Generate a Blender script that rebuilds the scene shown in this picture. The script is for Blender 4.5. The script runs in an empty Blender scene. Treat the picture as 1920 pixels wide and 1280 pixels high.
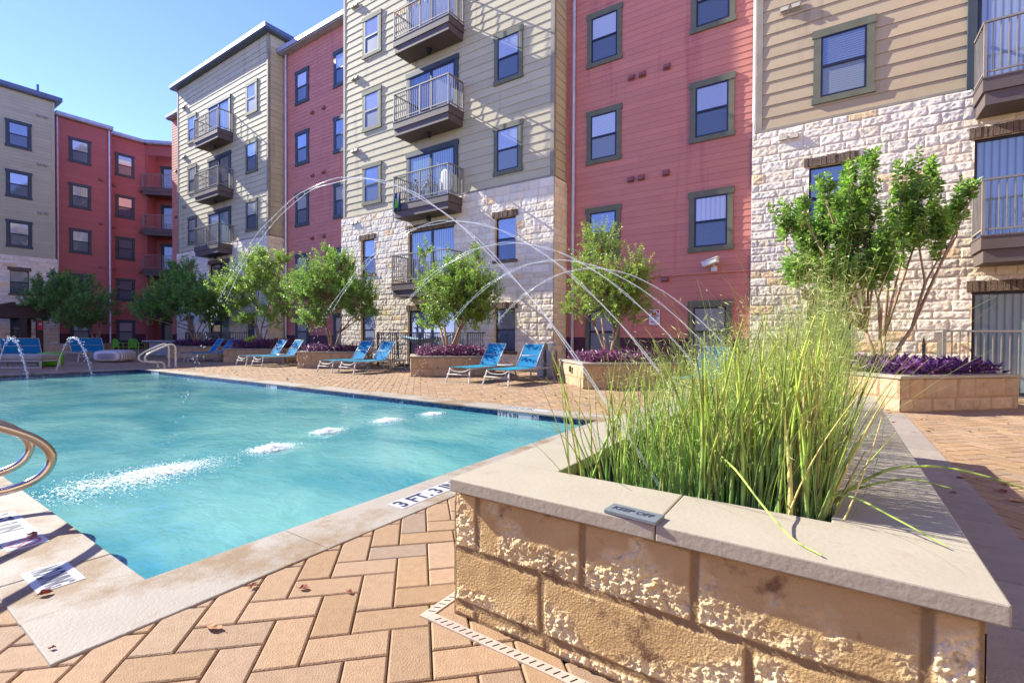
import bpy, math, random
import numpy as np
from mathutils import Vector, Matrix
S = bpy.context.scene
COL = S.collection
RNG = np.random.default_rng(7)
random.seed(7)
R = math.radians

# ------------------------------------------------------------------ camera
CAM_H = 1.15
yaw, pitch, roll, FPX = R(33.97), R(-.74), R(.297), 896.0
d0 = Vector((-math.sin(yaw), math.cos(yaw), 0)); r0 = Vector((math.cos(yaw), math.sin(yaw), 0)); u0 = Vector((0, 0, 1))
d2 = d0*math.cos(pitch)+u0*math.sin(pitch); u2 = -d0*math.sin(pitch)+u0*math.cos(pitch)
r3 = r0*math.cos(roll)+u2*math.sin(roll); u3 = -r0*math.sin(roll)+u2*math.cos(roll)
cd = bpy.data.cameras.new('camera'); cam = bpy.data.objects.new('camera', cd); COL.objects.link(cam)
cd.sensor_fit = 'HORIZONTAL'; cd.sensor_width = 36; cd.lens = FPX/1920*36; cd.clip_start = .05; cd.clip_end = 2000
cam.matrix_world = Matrix(((r3.x, u3.x, -d2.x, 0), (r3.y, u3.y, -d2.y, 0), (r3.z, u3.z, -d2.z, CAM_H), (0, 0, 0, 1)))
S.camera = cam

# ------------------------------------------------------------------ light
SUN_DIR = Vector((1, .165, -.70)).normalized()          # the way the light travels
EL = math.asin(-SUN_DIR.z); AZ = math.atan2(-SUN_DIR.x, -SUN_DIR.y)
w = bpy.data.worlds.new('World'); S.world = w; w.use_nodes = True
nt = w.node_tree; nt.nodes.clear()
sky = nt.nodes.new('ShaderNodeTexSky'); sky.sky_type = 'NISHITA'; sky.sun_disc = False
sky.sun_elevation = EL; sky.sun_rotation = AZ; sky.altitude = 300; sky.air_density = .62; sky.dust_density = 0; sky.ozone_density = 5.0
bg = nt.nodes.new('ShaderNodeBackground'); bg.inputs[1].default_value = .14
wo = nt.nodes.new('ShaderNodeOutputWorld')
tn = nt.nodes.new('ShaderNodeMix'); tn.data_type = 'RGBA'; tn.blend_type = 'MULTIPLY'; tn.inputs[0].default_value = 1; tn.inputs[7].default_value = (.745, .65, .97, 1)
nt.links.new(sky.outputs[0], tn.inputs[6]); nt.links.new(tn.outputs[2], bg.inputs[0]); nt.links.new(bg.outputs[0], wo.inputs[0])
sl = bpy.data.lights.new('sun', 'SUN'); sl.energy = 3.35; sl.angle = R(.5); sl.color = (1, .965, .82)
so = bpy.data.objects.new('sun', sl); COL.objects.link(so); so.location = (-20, -3, 30)
so.rotation_euler = SUN_DIR.to_track_quat('-Z', 'Y').to_euler()
S.view_settings.view_transform = 'Standard'; S.view_settings.look = 'None'
S.view_settings.exposure = 2.0; S.view_settings.gamma = 1
S.cycles.max_bounces = 7; S.cycles.transparent_max_bounces = 16
S.cycles.use_denoising = True
S.cycles.caustics_reflective = False; S.cycles.caustics_refractive = False

# ------------------------------------------------------------------ materials
MATS = {}
def mat(name, col, rough=.7, col2=None, nscale=3., namt=.5, bump=0., bscale=30., attr=False, metal=0., spec=.4, trans=None, coat=0., stretch=None, ndetail=5, dirt=None, dstretch=None):
    """procedural principled material: two colours mixed by noise, optional per-piece tint (Col), bump, thin translucency"""
    m = bpy.data.materials.new(name); m.use_nodes = True; MATS[name] = m
    n = m.node_tree.nodes; l = m.node_tree.links; p = n['Principled BSDF']
    tc = n.new('ShaderNodeNewGeometry'); vec = tc.outputs['Position']
    if stretch:
        mp = n.new('ShaderNodeMapping'); mp.inputs['Scale'].default_value = stretch; l.new(vec, mp.inputs[0]); vec = mp.outputs[0]
    nz = n.new('ShaderNodeTexNoise'); nz.inputs['Scale'].default_value = nscale; nz.inputs['Detail'].default_value = ndetail; l.new(vec, nz.inputs['Vector'])
    ramp = n.new('ShaderNodeValToRGB'); l.new(nz.outputs[0], ramp.inputs[0])
    c2 = col2 or tuple(c*.72 for c in col)
    ramp.color_ramp.elements[0].position = .5-.32*(1-namt*.5); ramp.color_ramp.elements[1].position = .5+.32*(1-namt*.5)
    ramp.color_ramp.elements[0].color = (*c2, 1); ramp.color_ramp.elements[1].color = (*col, 1)
    out = ramp.outputs[0]
    if dirt:                                                   # dirt = (colour, scale, threshold)
        n2 = n.new('ShaderNodeTexNoise'); n2.inputs['Scale'].default_value = dirt[1]; n2.inputs['Detail'].default_value = 7; n2.inputs['Roughness'].default_value = .65; dv = vec
        if dstretch: mp2 = n.new('ShaderNodeMapping'); mp2.inputs['Scale'].default_value = dstretch; l.new(tc.outputs['Position'], mp2.inputs[0]); dv = mp2.outputs[0]
        l.new(dv, n2.inputs['Vector'])
        rr = n.new('ShaderNodeValToRGB'); l.new(n2.outputs[0], rr.inputs[0]); rr.color_ramp.elements[0].position = dirt[2]; rr.color_ramp.elements[1].position = dirt[2]+.1
        mx = n.new('ShaderNodeMix'); mx.data_type = 'RGBA'; l.new(rr.outputs[0], mx.inputs[0]); l.new(out, mx.inputs[6]); mx.inputs[7].default_value = (*dirt[0], 1); out = mx.outputs[2]
    if attr:
        at = n.new('ShaderNodeAttribute'); at.attribute_name = 'Col'
        mx = n.new('ShaderNodeMix'); mx.data_type = 'RGBA'; mx.blend_type = 'MULTIPLY'; mx.inputs[0].default_value = 1
        l.new(out, mx.inputs[6]); l.new(at.outputs['Color'], mx.inputs[7]); out = mx.outputs[2]
    l.new(out, p.inputs['Base Color'])
    p.inputs['Roughness'].default_value = rough; p.inputs['Metallic'].default_value = metal
    p.inputs['Specular IOR Level'].default_value = spec; p.inputs['Coat Weight'].default_value = coat
    if bump:
        nb = n.new('ShaderNodeTexNoise'); nb.inputs['Scale'].default_value = bscale; nb.inputs['Detail'].default_value = 6; l.new(vec, nb.inputs['Vector'])
        b = n.new('ShaderNodeBump'); b.inputs['Strength'].default_value = bump; b.inputs['Distance'].default_value = .02
        l.new(nb.outputs[0], b.inputs['Height']); l.new(b.outputs[0], p.inputs['Normal'])
    if trans:
        tr = n.new('ShaderNodeBsdfTranslucent'); l.new(out, tr.inputs[0]); ms = n.new('ShaderNodeMixShader'); ms.inputs[0].default_value = trans
        l.new(p.outputs[0], ms.inputs[1]); l.new(tr.outputs[0], ms.inputs[2]); l.new(ms.outputs[0], n['Material Output'].inputs[0])
    return m

def pane_mat(name, dark, light, period, axis, rough=.04, amt=1., spec=.9, noise=.0):
    """window glass over blinds: slats along one local axis"""
    m = bpy.data.materials.new(name); m.use_nodes = True; n = m.node_tree.nodes; l = m.node_tree.links; p = n['Principled BSDF']
    tc = n.new('ShaderNodeTexCoord'); sp = n.new('ShaderNodeSeparateXYZ'); l.new(tc.outputs['Object'], sp.inputs[0])
    mu = n.new('ShaderNodeMath'); mu.operation = 'MULTIPLY'; mu.inputs[1].default_value = 1/period; l.new(sp.outputs[axis], mu.inputs[0])
    fr = n.new('ShaderNodeMath'); fr.operation = 'FRACT'; l.new(mu.outputs[0], fr.inputs[0])
    rp = n.new('ShaderNodeValToRGB'); l.new(fr.outputs[0], rp.inputs[0])
    e = rp.color_ramp.elements; e[0].position = 0; e[0].color = (*dark, 1); e[1].position = .3; e[1].color = (*light, 1)
    e2 = e.new(.8); e2.color = (*[a*.85 for a in light], 1); e3 = e.new(1.); e3.color = (*dark, 1)
    l.new(rp.outputs[0], p.inputs['Base Color']); p.inputs['Roughness'].default_value = rough; p.inputs['Specular IOR Level'].default_value = spec
    p.inputs['Coat Weight'].default_value = amt; p.inputs['Coat Roughness'].default_value = .02; p.inputs['Coat IOR'].default_value = 2.2
    nb = n.new('ShaderNodeTexNoise'); nb.inputs['Scale'].default_value = 1.6; nb.inputs['Detail'].default_value = 1
    b = n.new('ShaderNodeBump'); b.inputs['Strength'].default_value = .05; b.inputs['Distance'].default_value = .03
    l.new(nb.outputs[0], b.inputs['Height']); l.new(b.outputs[0], p.inputs['Coat Normal'])
    return m

mat('olive_siding', (.53, .46, .285), .75, (.48, .415, .26), 1.2, attr=True, bump=.15, bscale=60, stretch=(1, 1, 4), dirt=((.40, .345, .22), 1.3, .56), dstretch=(1.6, 1.6, .12))
mat('tan_siding', (.47, .36, .215), .75, (.43, .325, .195), 1.2, attr=True, bump=.15, bscale=60, stretch=(1, 1, 4), dirt=((.34, .26, .16), 1.3, .56), dstretch=(1.6, 1.6, .12))
mat('far_siding', (.46, .42, .28), .75, (.42, .38, .25), 1.2, attr=True)
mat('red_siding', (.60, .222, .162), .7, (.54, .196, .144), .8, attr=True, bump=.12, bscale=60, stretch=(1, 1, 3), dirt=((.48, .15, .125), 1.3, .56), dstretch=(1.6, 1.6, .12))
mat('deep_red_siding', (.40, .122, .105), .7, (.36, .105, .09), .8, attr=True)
mat('cream_siding', (.66, .50, .36), .8, (.60, .45, .32), 1.2, attr=True)
mat('maroon', (.09, .025, .04), .6)
mat('limestone', (.88, .80, .66), .9, (.78, .69, .55), 6, attr=True, bump=.5, bscale=60)
mat('lintel', (.22, .15, .10), .9, (.10, .065, .045), 14, .2, bump=.8, bscale=40)
mat('trim_green', (.155, .155, .095), .7, (.12, .12, .075), 4, attr=False, bump=.1, stretch=(1, 1, 1))
mat('trim_dark', (.055, .07, .08), .6)
mat('trim_tan', (.33, .285, .21), .7)
mat('roof_metal', (.13, .16, .21), .45, metal=.3)
mat('roof_light', (.42, .44, .5), .45, metal=.2)
mat('downspout', (.62, .62, .66), .35, metal=.3)
mat('sash', (.018, .016, .03), .4)
mat('fascia', (.115, .085, .078), .65, (.095, .07, .065), 2, bump=.1)
mat('fascia_dark', (.05, .032, .035), .7)
mat('rail', (.27, .24, .21), .5)
mat('rail_dark', (.10, .09, .085), .5)
mat('black', (.012, .012, .014), .5)
mat('vent_tan', (.42, .37, .29), .6); mat('vent_red', (.30, .10, .09), .6)
mat('paver', (.315, .208, .125), .85, (.262, .168, .098), 26, .6, attr=True, bump=.35, bscale=160, dirt=((.17, .115, .08), 2.6, .64))
mat('slab', (.27, .225, .19), .85, (.22, .185, .155), 9, attr=True, bump=.3, bscale=120, dirt=((.2, .16, .14), 4, .62))
mat('sand', (.125, .097, .072), .95, bump=.5, bscale=200)
mat('earth', (.16, .13, .10), .95)
mat('coping', (.29, .255, .222), .8, (.25, .218, .184), 3.2, .4, attr=True, bump=.22, bscale=90, dirt=((.19, .128, .075), 1.2, .49))
mat('cap', (.33, .288, .225), .8, (.29, .248, .188), 3.5, .4, bump=.1, bscale=55, dirt=((.26, .21, .155), 2.7, .58))
mat('rough_stone', (.53, .365, .172), .92, (.45, .285, .115), 7, .3, attr=True, bump=.4, bscale=130, dirt=((.19, .105, .05), 6.5, .57))
mat('planter_stone', (.48, .36, .235), .9, (.38, .265, .16), 6, .4, attr=True, bump=.6, bscale=60, dirt=((.2, .14, .1), 3.2, .66))
mat('soil', (.03, .02, .016), .95)
mat('plaster', (.45, .78, .80), .8)
mat('tile_blue', (.02, .06, .12), .2, (.008, .025, .06), 60, .1)
mat('tile_white', (.42, .425, .45), .35, (.37, .375, .40), 12)
mat('ink', (.02, .02, .06), .5); mat('ink_red', (.6, .03, .07), .5); mat('sign_white', (.8, .78, .8), .4); mat('sign_red', (.55, .02, .05), .4)
mat('sign_grey', (.155, .175, .20), .5, bump=.1)
mat('chrome', (.55, .47, .40), .22, metal=1.); mat('steel', (.5, .48, .47), .35, metal=.9)
mat('white_metal', (.50, .47, .44), .4); mat('cream_rail', (.72, .66, .55), .35)
mat('sling', (.012, .20, .40), .8, (.01, .17, .35), 40, trans=.25, spec=.15); mat('sling_seat', (.02, .27, .42), .7, trans=.2, spec=.2)
mat('drain', (.47, .37, .30), .6)
mat('bark', (.36, .235, .145), .85, (.24, .15, .095), 9, bump=.4, bscale=40)
mat('leaf', (.23, .39, .065), .4, (.155, .285, .048), 8, attr=True, trans=.4, spec=.5)
mat('purple_leaf', (.12, .045, .11), .45, (.075, .022, .075), 9, attr=True, trans=.2, spec=.5)
mat('reed', (.42, .57, .115), .5, (.30, .45, .09), 6, attr=True, trans=.2)
mat('straw', (.54, .58, .25), .6, (.38, .52, .16), 8, attr=True, trans=.4)
mat('dry_leaf', (.22, .085, .035), .7, (.12, .045, .02), 30)
mat('lime', (.13, .50, .03), .45); mat('lime_fabric', (.12, .42, .02), .8)
mat('grey_fabric', (.36, .35, .33), .9, bump=.2, bscale=50); mat('concrete', (.33, .34, .37), .8)
mat('dark_wood', (.055, .028, .028), .6, stretch=(1, 1, 6)); mat('dark_bowl', (.05, .05, .055), .5)
mat('cloth_blue', (.02, .03, .10), .8); mat('cloth_green', (.10, .45, .04), .8); mat('rubber', (.02, .02, .02), .6)
mat('lamp_white', (.75, .75, .72), .4); mat('pennant', (.6, .35, .1), .8)
mat('foam', (.95, .96, .97), .6, (.92, .94, .96), trans=.5)
G_UPX = pane_mat('glass_warm', (.30, .25, .19), (.48, .42, .33), .12, 0)
G_UP = [G_UPX, pane_mat('glass_sky', (.20, .205, .22), (.36, .37, .39), .045, 2), pane_mat('glass_pale', (.30, .31, .29), (.50, .51, .47), .05, 2), pane_mat('glass_blue', (.05, .06, .085), (.13, .15, .19), .05, 2)]
G_LO = [pane_mat('screen_grey', (.05, .065, .085), (.10, .125, .155), .05, 2, rough=.3, amt=.35, spec=.4), pane_mat('screen_blue', (.025, .035, .075), (.05, .075, .13), .05, 2, rough=.3, amt=.4, spec=.4), pane_mat('screen_pale', (.14, .16, .17), (.22, .25, .26), .05, 2, rough=.3, amt=.35, spec=.4)]
G_DOOR = [pane_mat('door_blinds', (.07, .12, .15), (.25, .33, .34), .11, 0, amt=.4), pane_mat('door_dark', (.012, .012, .03), (.035, .04, .08), .3, 0, amt=.8), pane_mat('door_sky', (.10, .13, .22), (.30, .34, .38), .11, 0, amt=.6)]

def glassy(name, tint, fac, foam=None):
    m = bpy.data.materials.new(name); m.use_nodes = True; n = m.node_tree.nodes; l = m.node_tree.links
    n.remove(n['Principled BSDF'])
    t = n.new('ShaderNodeBsdfTransparent'); t.inputs[0].default_value = (.97, .985, 1, 1)
    g = n.new('ShaderNodeBsdfPrincipled'); g.inputs['Base Color'].default_value = (*tint, 1); g.inputs['Roughness'].default_value = .12; g.inputs['Specular IOR Level'].default_value = .8
    mx = n.new('ShaderNodeMixShader'); mx.inputs[0].default_value = fac
    l.new(t.outputs[0], mx.inputs[1]); l.new(g.outputs[0], mx.inputs[2]); l.new(mx.outputs[0], n['Material Output'].inputs[0])
    MATS[name] = m; return m
glassy('jet_water', (.88, .92, .94), .34); glassy('droplet', (.9, .94, .95), .26)

def water_mat(name, deep, shallow, transp, bump_scale, strength):
    m = bpy.data.materials.new(name); m.use_nodes = True; n = m.node_tree.nodes; l = m.node_tree.links
    n.remove(n['Principled BSDF'])
    geo = n.new('ShaderNodeNewGeometry')
    def noise(sc, det, mp=None):
        x = n.new('ShaderNodeTexNoise'); x.inputs['Scale'].default_value = sc; x.inputs['Detail'].default_value = det; x.inputs['Distortion'].default_value = .6
        if mp:
            q = n.new('ShaderNodeMapping'); q.inputs['Scale'].default_value = mp; q.inputs['Rotation'].default_value = (0, 0, R(34)); l.new(geo.outputs['Position'], q.inputs[0]); l.new(q.outputs[0], x.inputs['Vector'])
        else: l.new(geo.outputs['Position'], x.inputs['Vector'])
        return x
    a = noise(bump_scale, 4, (1, 1.7, 1)); b2 = noise(bump_scale*3.1, 3, (1, 1.4, 1))
    ad = n.new('ShaderNodeMath'); ad.operation = 'MULTIPLY_ADD'; ad.inputs[1].default_value = .35; l.new(b2.outputs[0], ad.inputs[0]); l.new(a.outputs[0], ad.inputs[2])
    bm = n.new('ShaderNodeBump'); bm.inputs['Strength'].default_value = strength; bm.inputs['Distance'].default_value = .05; l.new(ad.outputs[0], bm.inputs['Height'])
    big = noise(.55, 3, (1, 1.6, 1)); rp = n.new('ShaderNodeValToRGB'); l.new(big.outputs[0], rp.inputs[0])
    rp.color_ramp.elements[0].position = .36; rp.color_ramp.elements[1].position = .62
    rp.color_ramp.elements[0].color = (*deep, 1); rp.color_ramp.elements[1].color = (*shallow, 1)
    df = n.new('ShaderNodeBsdfDiffuse'); l.new(rp.outputs[0], df.inputs[0]); l.new(bm.outputs[0], df.inputs['Normal'])
    tr = n.new('ShaderNodeBsdfTransparent'); tr.inputs[0].default_value = (.55, .88, .92, 1)
    m1 = n.new('ShaderNodeMixShader'); m1.inputs[0].default_value = transp; l.new(df.outputs[0], m1.inputs[1]); l.new(tr.outputs[0], m1.inputs[2])
    gl = n.new('ShaderNodeBsdfGlossy'); gl.inputs['Roughness'].default_value = .08; l.new(bm.outputs[0], gl.inputs['Normal'])
    fr = n.new('ShaderNodeFresnel'); fr.inputs['IOR'].default_value = 1.33; l.new(bm.outputs[0], fr.inputs['Normal'])
    m2 = n.new('ShaderNodeMixShader'); l.new(fr.outputs[0], m2.inputs[0]); l.new(m1.outputs[0], m2.inputs[1]); l.new(gl.outputs[0], m2.inputs[2])
    l.new(m2.outputs[0], n['Material Output'].inputs[0]); MATS[name] = m
water_mat('pool_water', (.058, .275, .325), (.175, .43, .42), .30, 3.0, .34)
water_mat('pond_water', (.004, .008, .02), (.01, .02, .04), .2, 7, .25)

# ------------------------------------------------------------------ mesh helpers
class MB:
    def __init__(s): s.V = []; s.F = []; s.C = []; s.n = 0
    def add(s, V, F, c=(1, 1, 1)):
        V = np.asarray(V, float).reshape(-1, 3); s.V.append(V)
        for f in (F if isinstance(F, list) and F and isinstance(F[0], np.ndarray) else [np.asarray(F, int)]):
            s.F.append(f+s.n)
        c = np.asarray(c, float); s.C.append(np.broadcast_to(c, (len(V), 3)) if c.ndim == 1 else c); s.n += len(V); return s
    def box(s, a, b, c=(1, 1, 1)):
        x0, y0, z0 = a; x1, y1, z1 = b
        return s.add([(x0, y0, z0), (x1, y0, z0), (x1, y1, z0), (x0, y1, z0), (x0, y0, z1), (x1, y0, z1), (x1, y1, z1), (x0, y1, z1)], BOXF, c)
    def obox(s, c, u, v, wv, col=(1, 1, 1)):       # centre and three half axes
        c, u, v, wv = map(np.array, (c, u, v, wv))
        return s.add([c-u-v-wv, c+u-v-wv, c+u+v-wv, c-u+v-wv, c-u-v+wv, c+u-v+wv, c+u+v+wv, c-u+v+wv], BOXF, col)
    def bar(s, p, q, t, t2=None, col=(1, 1, 1)):
        p, q = np.array(p, float), np.array(q, float); d = q-p; L = np.linalg.norm(d); d = d/L
        up = np.array([0, 0, 1.]) if abs(d[2]) < .9 else np.array([0, 1., 0])
        a = np.cross(d, up); a /= np.linalg.norm(a); b = np.cross(a, d)
        return s.obox((p+q)/2, d*L/2, a*t/2, b*(t2 or t)/2, col)
    def quad(s, a, b, c, d, col=(1, 1, 1)): return s.add([a, b, c, d], np.array([[0, 1, 2, 3]]), col)
    def tube(s, pts, rad, n=8, col=(1, 1, 1), cap=True):
        P = np.array(pts, float); k = len(P); r = np.broadcast_to(np.asarray(rad, float), (k,))
        T = np.gradient(P, axis=0); T /= np.linalg.norm(T, axis=1)[:, None]+1e-9
        a = np.cross(T[0], [0, 0, 1.] if abs(T[0][2]) < .9 else [0, 1., 0]); A = []
        for t in T:
            a = a-t*np.dot(a, t); a /= np.linalg.norm(a)+1e-9; A.append(a)
        A = np.array(A); B = np.cross(T, A); th = np.arange(n)*2*np.pi/n
        V = P[:, None]+r[:, None, None]*(A[:, None]*np.cos(th)[None, :, None]+B[:, None]*np.sin(th)[None, :, None])
        i = np.arange(k-1)[:, None]*n; j = np.arange(n)[None]; j2 = (j+1) % n
        F = np.stack([i+j, i+j2, i+n+j2, i+n+j], -1).reshape(-1, 4)
        fs = [F]
        c = np.asarray(col, float); c = np.repeat(c, n, axis=0) if c.ndim == 2 else c
        s.add(V.reshape(-1, 3), fs, c)
        if cap and n > 3: s.F.append(np.array([list(range(n))[::-1]])+s.n-k*n); s.F.append(np.array([list(range(n))])+s.n-n)
        return s
    def lathe(s, prof, c=(0, 0, 0), n=20, col=(1, 1, 1)):
        th = np.arange(n)*2*np.pi/n; V = np.array([[c[0]+r*math.cos(t), c[1]+r*math.sin(t), c[2]+z] for r, z in prof for t in th]); k = len(prof)
        i = np.arange(k-1)[:, None]*n; j = np.arange(n)[None]; j2 = (j+1) % n
        return s.add(V, [np.stack([i+j, i+j2, i+n+j2, i+n+j], -1).reshape(-1, 4)], col)
    def mesh(s, name, smooth=False):
        V = np.concatenate(s.V); C = np.concatenate(s.C); m = bpy.data.meshes.new(name)
        m.vertices.add(len(V)); m.vertices.foreach_set('co', V.ravel())
        m.loops.add(sum(f.size for f in s.F)); m.loops.foreach_set('vertex_index', np.concatenate([f.ravel() for f in s.F]).astype(np.int32))
        tot = np.concatenate([np.full(len(f), f.shape[1]) for f in s.F]); st = np.concatenate([[0], np.cumsum(tot)[:-1]])
        m.polygons.add(len(tot)); m.polygons.foreach_set('loop_start', st.astype(np.int32))
        m.update(calc_edges=True); m.validate()
        at = m.color_attributes.new('Col', 'FLOAT_COLOR', 'POINT'); at.data.foreach_set('color', np.concatenate([C, np.ones((len(C), 1))], 1).ravel().astype(np.float32))
        m.shade_smooth() if smooth else m.shade_flat()
        return m
BOXF = np.array([[3, 2, 1, 0], [4, 5, 6, 7], [0, 1, 5, 4], [1, 2, 6, 5], [2, 3, 7, 6], [3, 0, 4, 7]])

def obj(name, mesh, m=None, parent=None, loc=(0, 0, 0), rz=0., smooth=False):
    if isinstance(mesh, MB): mesh = mesh.mesh(name, smooth)
    o = bpy.data.objects.new(name, mesh); COL.objects.link(o)
    if m is not None and not mesh.materials: mesh.materials.append(MATS[m] if isinstance(m, str) else m)
    o.location = loc; o.rotation_euler = (0, 0, rz)
    if parent is not None: o.parent = parent
    return o
def tag(o, label, cat, group=None, kind=None):
    o['label'] = label; o['category'] = cat
    if group: o['group'] = group
    if kind: o['kind'] = kind
    return o
def thing(name, label, cat, loc=(0, 0, 0), rz=0., group=None):
    o = bpy.data.objects.new(name, None); COL.objects.link(o); o.location = loc; o.rotation_euler = (0, 0, rz); o.empty_display_size = .2
    return tag(o, label, cat, group)
def struct(name, mb, m): o = obj(name, mb, m); o['kind'] = 'structure'; return o
def bevel(o, wd=.004, seg=2):
    b = o.modifiers.new('bevel', 'BEVEL'); b.width = wd; b.segments = seg; b.limit_method = 'ANGLE'; return o
def dup(root, loc, rz, label, group=None):
    r = root.copy(); COL.objects.link(r); r.location = loc; r.rotation_euler = (0, 0, rz); r['label'] = label
    if group: r['group'] = group
    for ch in list(root.children):
        c = ch.copy(); COL.objects.link(c); c.parent = r
        for g in ch.children:
            e = g.copy(); COL.objects.link(e); e.parent = c
    return r

def hash2(ix, iy, seed=0):
    h = (ix.astype(np.int64)*374761393+iy.astype(np.int64)*668265263+seed*974634777) & 0x7fffffff
    h = ((h ^ (h >> 13))*1274126177) & 0x7fffffff
    return ((h ^ (h >> 16)) & 0xffff)/65535.
def vnoise(x, y, seed=0):
    xi = np.floor(x); yi = np.floor(y); fx = x-xi; fy = y-yi; fx = fx*fx*(3-2*fx); fy = fy*fy*(3-2*fy)
    a = hash2(xi, yi, seed); b = hash2(xi+1, yi, seed); c = hash2(xi, yi+1, seed); d = hash2(xi+1, yi+1, seed)
    return (a*(1-fx)+b*fx)*(1-fy)+(c*(1-fx)+d*fx)*fy
def fbm(x, y, oct=4, seed=0, gain=.5):
    s = np.zeros_like(x); a = .5; t = 0
    for o in range(oct):
        s += a*vnoise(x, y, seed+o*17); t += a; x = x*2.03+7.1; y = y*2.03+3.7; a *= gain
    return s/t
def facets(x, y, cell, seed, tilt=1.):
    """chipped facets: each point takes the tilted plane of its nearest scattered seed"""
    xi = np.floor(x/cell); yi = np.floor(y/cell); best = np.full(x.shape, 1e9); h = np.zeros_like(x)
    for i in (-1, 0, 1):
        for j in (-1, 0, 1):
            a = xi+i; b = yi+j; px = (a+hash2(a, b, seed))*cell; py = (b+hash2(a, b, seed+1))*cell; d = (x-px)**2+((y-py)*1.25)**2
            hh = hash2(a, b, seed+2)-.5+tilt*((hash2(a, b, seed+3)-.5)*(x-px)+(hash2(a, b, seed+4)-.5)*(y-py))/cell
            k = d < best; best = np.where(k, d, best); h = np.where(k, hh, h)
    return h
def text_mb(s, size, sx=1., extrude=0.):
    cu = bpy.data.curves.new('text', 'FONT'); cu.body = s; cu.size = size; cu.align_x = 'LEFT'; cu.extrude = extrude; cu.offset = size*.022
    o = bpy.data.objects.new('text', cu); COL.objects.link(o); bpy.context.view_layer.update()
    me = bpy.data.meshes.new_from_object(o.evaluated_get(bpy.context.evaluated_depsgraph_get()))
    V = np.zeros(len(me.vertices)*3); me.vertices.foreach_get('co', V); V = V.reshape(-1, 3); V[:, 0] *= sx
    F = [np.array([list(p.vertices)]) for p in me.polygons]
    bpy.data.objects.remove(o); bpy.data.meshes.remove(me)
    return V, F

# frames: (origin, U along the wall, N outward); U x Z = N
class FR:
    def __init__(s, O, U, N): s.O = np.array(O, float); s.U = np.array(U, float); s.N = np.array(N, float); s.rz = math.atan2(U[1], U[0])
    def p(s, u, wv, z):
        u, wv, z = np.broadcast_arrays(np.asarray(u, float), np.asarray(wv, float), np.asarray(z, float))
        return s.O+u[..., None]*s.U+wv[..., None]*s.N+z[..., None]*np.array([0, 0, 1.])
    def box(s, mb, u0, u1, w0, w1, z0, z1, col=(1, 1, 1)):
        return mb.obox(s.p((u0+u1)/2, (w0+w1)/2, (z0+z1)/2), s.U*(u1-u0)/2, -s.N*(w1-w0)/2, np.array([0, 0, (z1-z0)/2]), col)

def siding(fr, u0, u1, z0, z1, exp, lip=.02, seglen=3.6):
    mb = MB(); z = z0
    while z < z1-.01:
        t = min(z+exp, z1); u = u0; first = True
        while u < u1-.01:
            e = min(u+(random.uniform(.3, 1)*seglen if first else seglen), u1); first = False
            if u1-e < .5: e = u1
            g = random.uniform(.94, 1.05); c = (g, g*random.uniform(.985, 1.01), g*random.uniform(.98, 1.01)); k = .0015 if e < u1 else 0
            V = fr.p([u, e-k, e-k, u, u, e-k], [lip, lip, .004, .004, 0, 0], [z, z, t+.004, t+.004, z, z])
            mb.add(V, np.array([[0, 1, 2, 3], [4, 5, 1, 0]]), c); u = e
        z = t
    return mb

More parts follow.
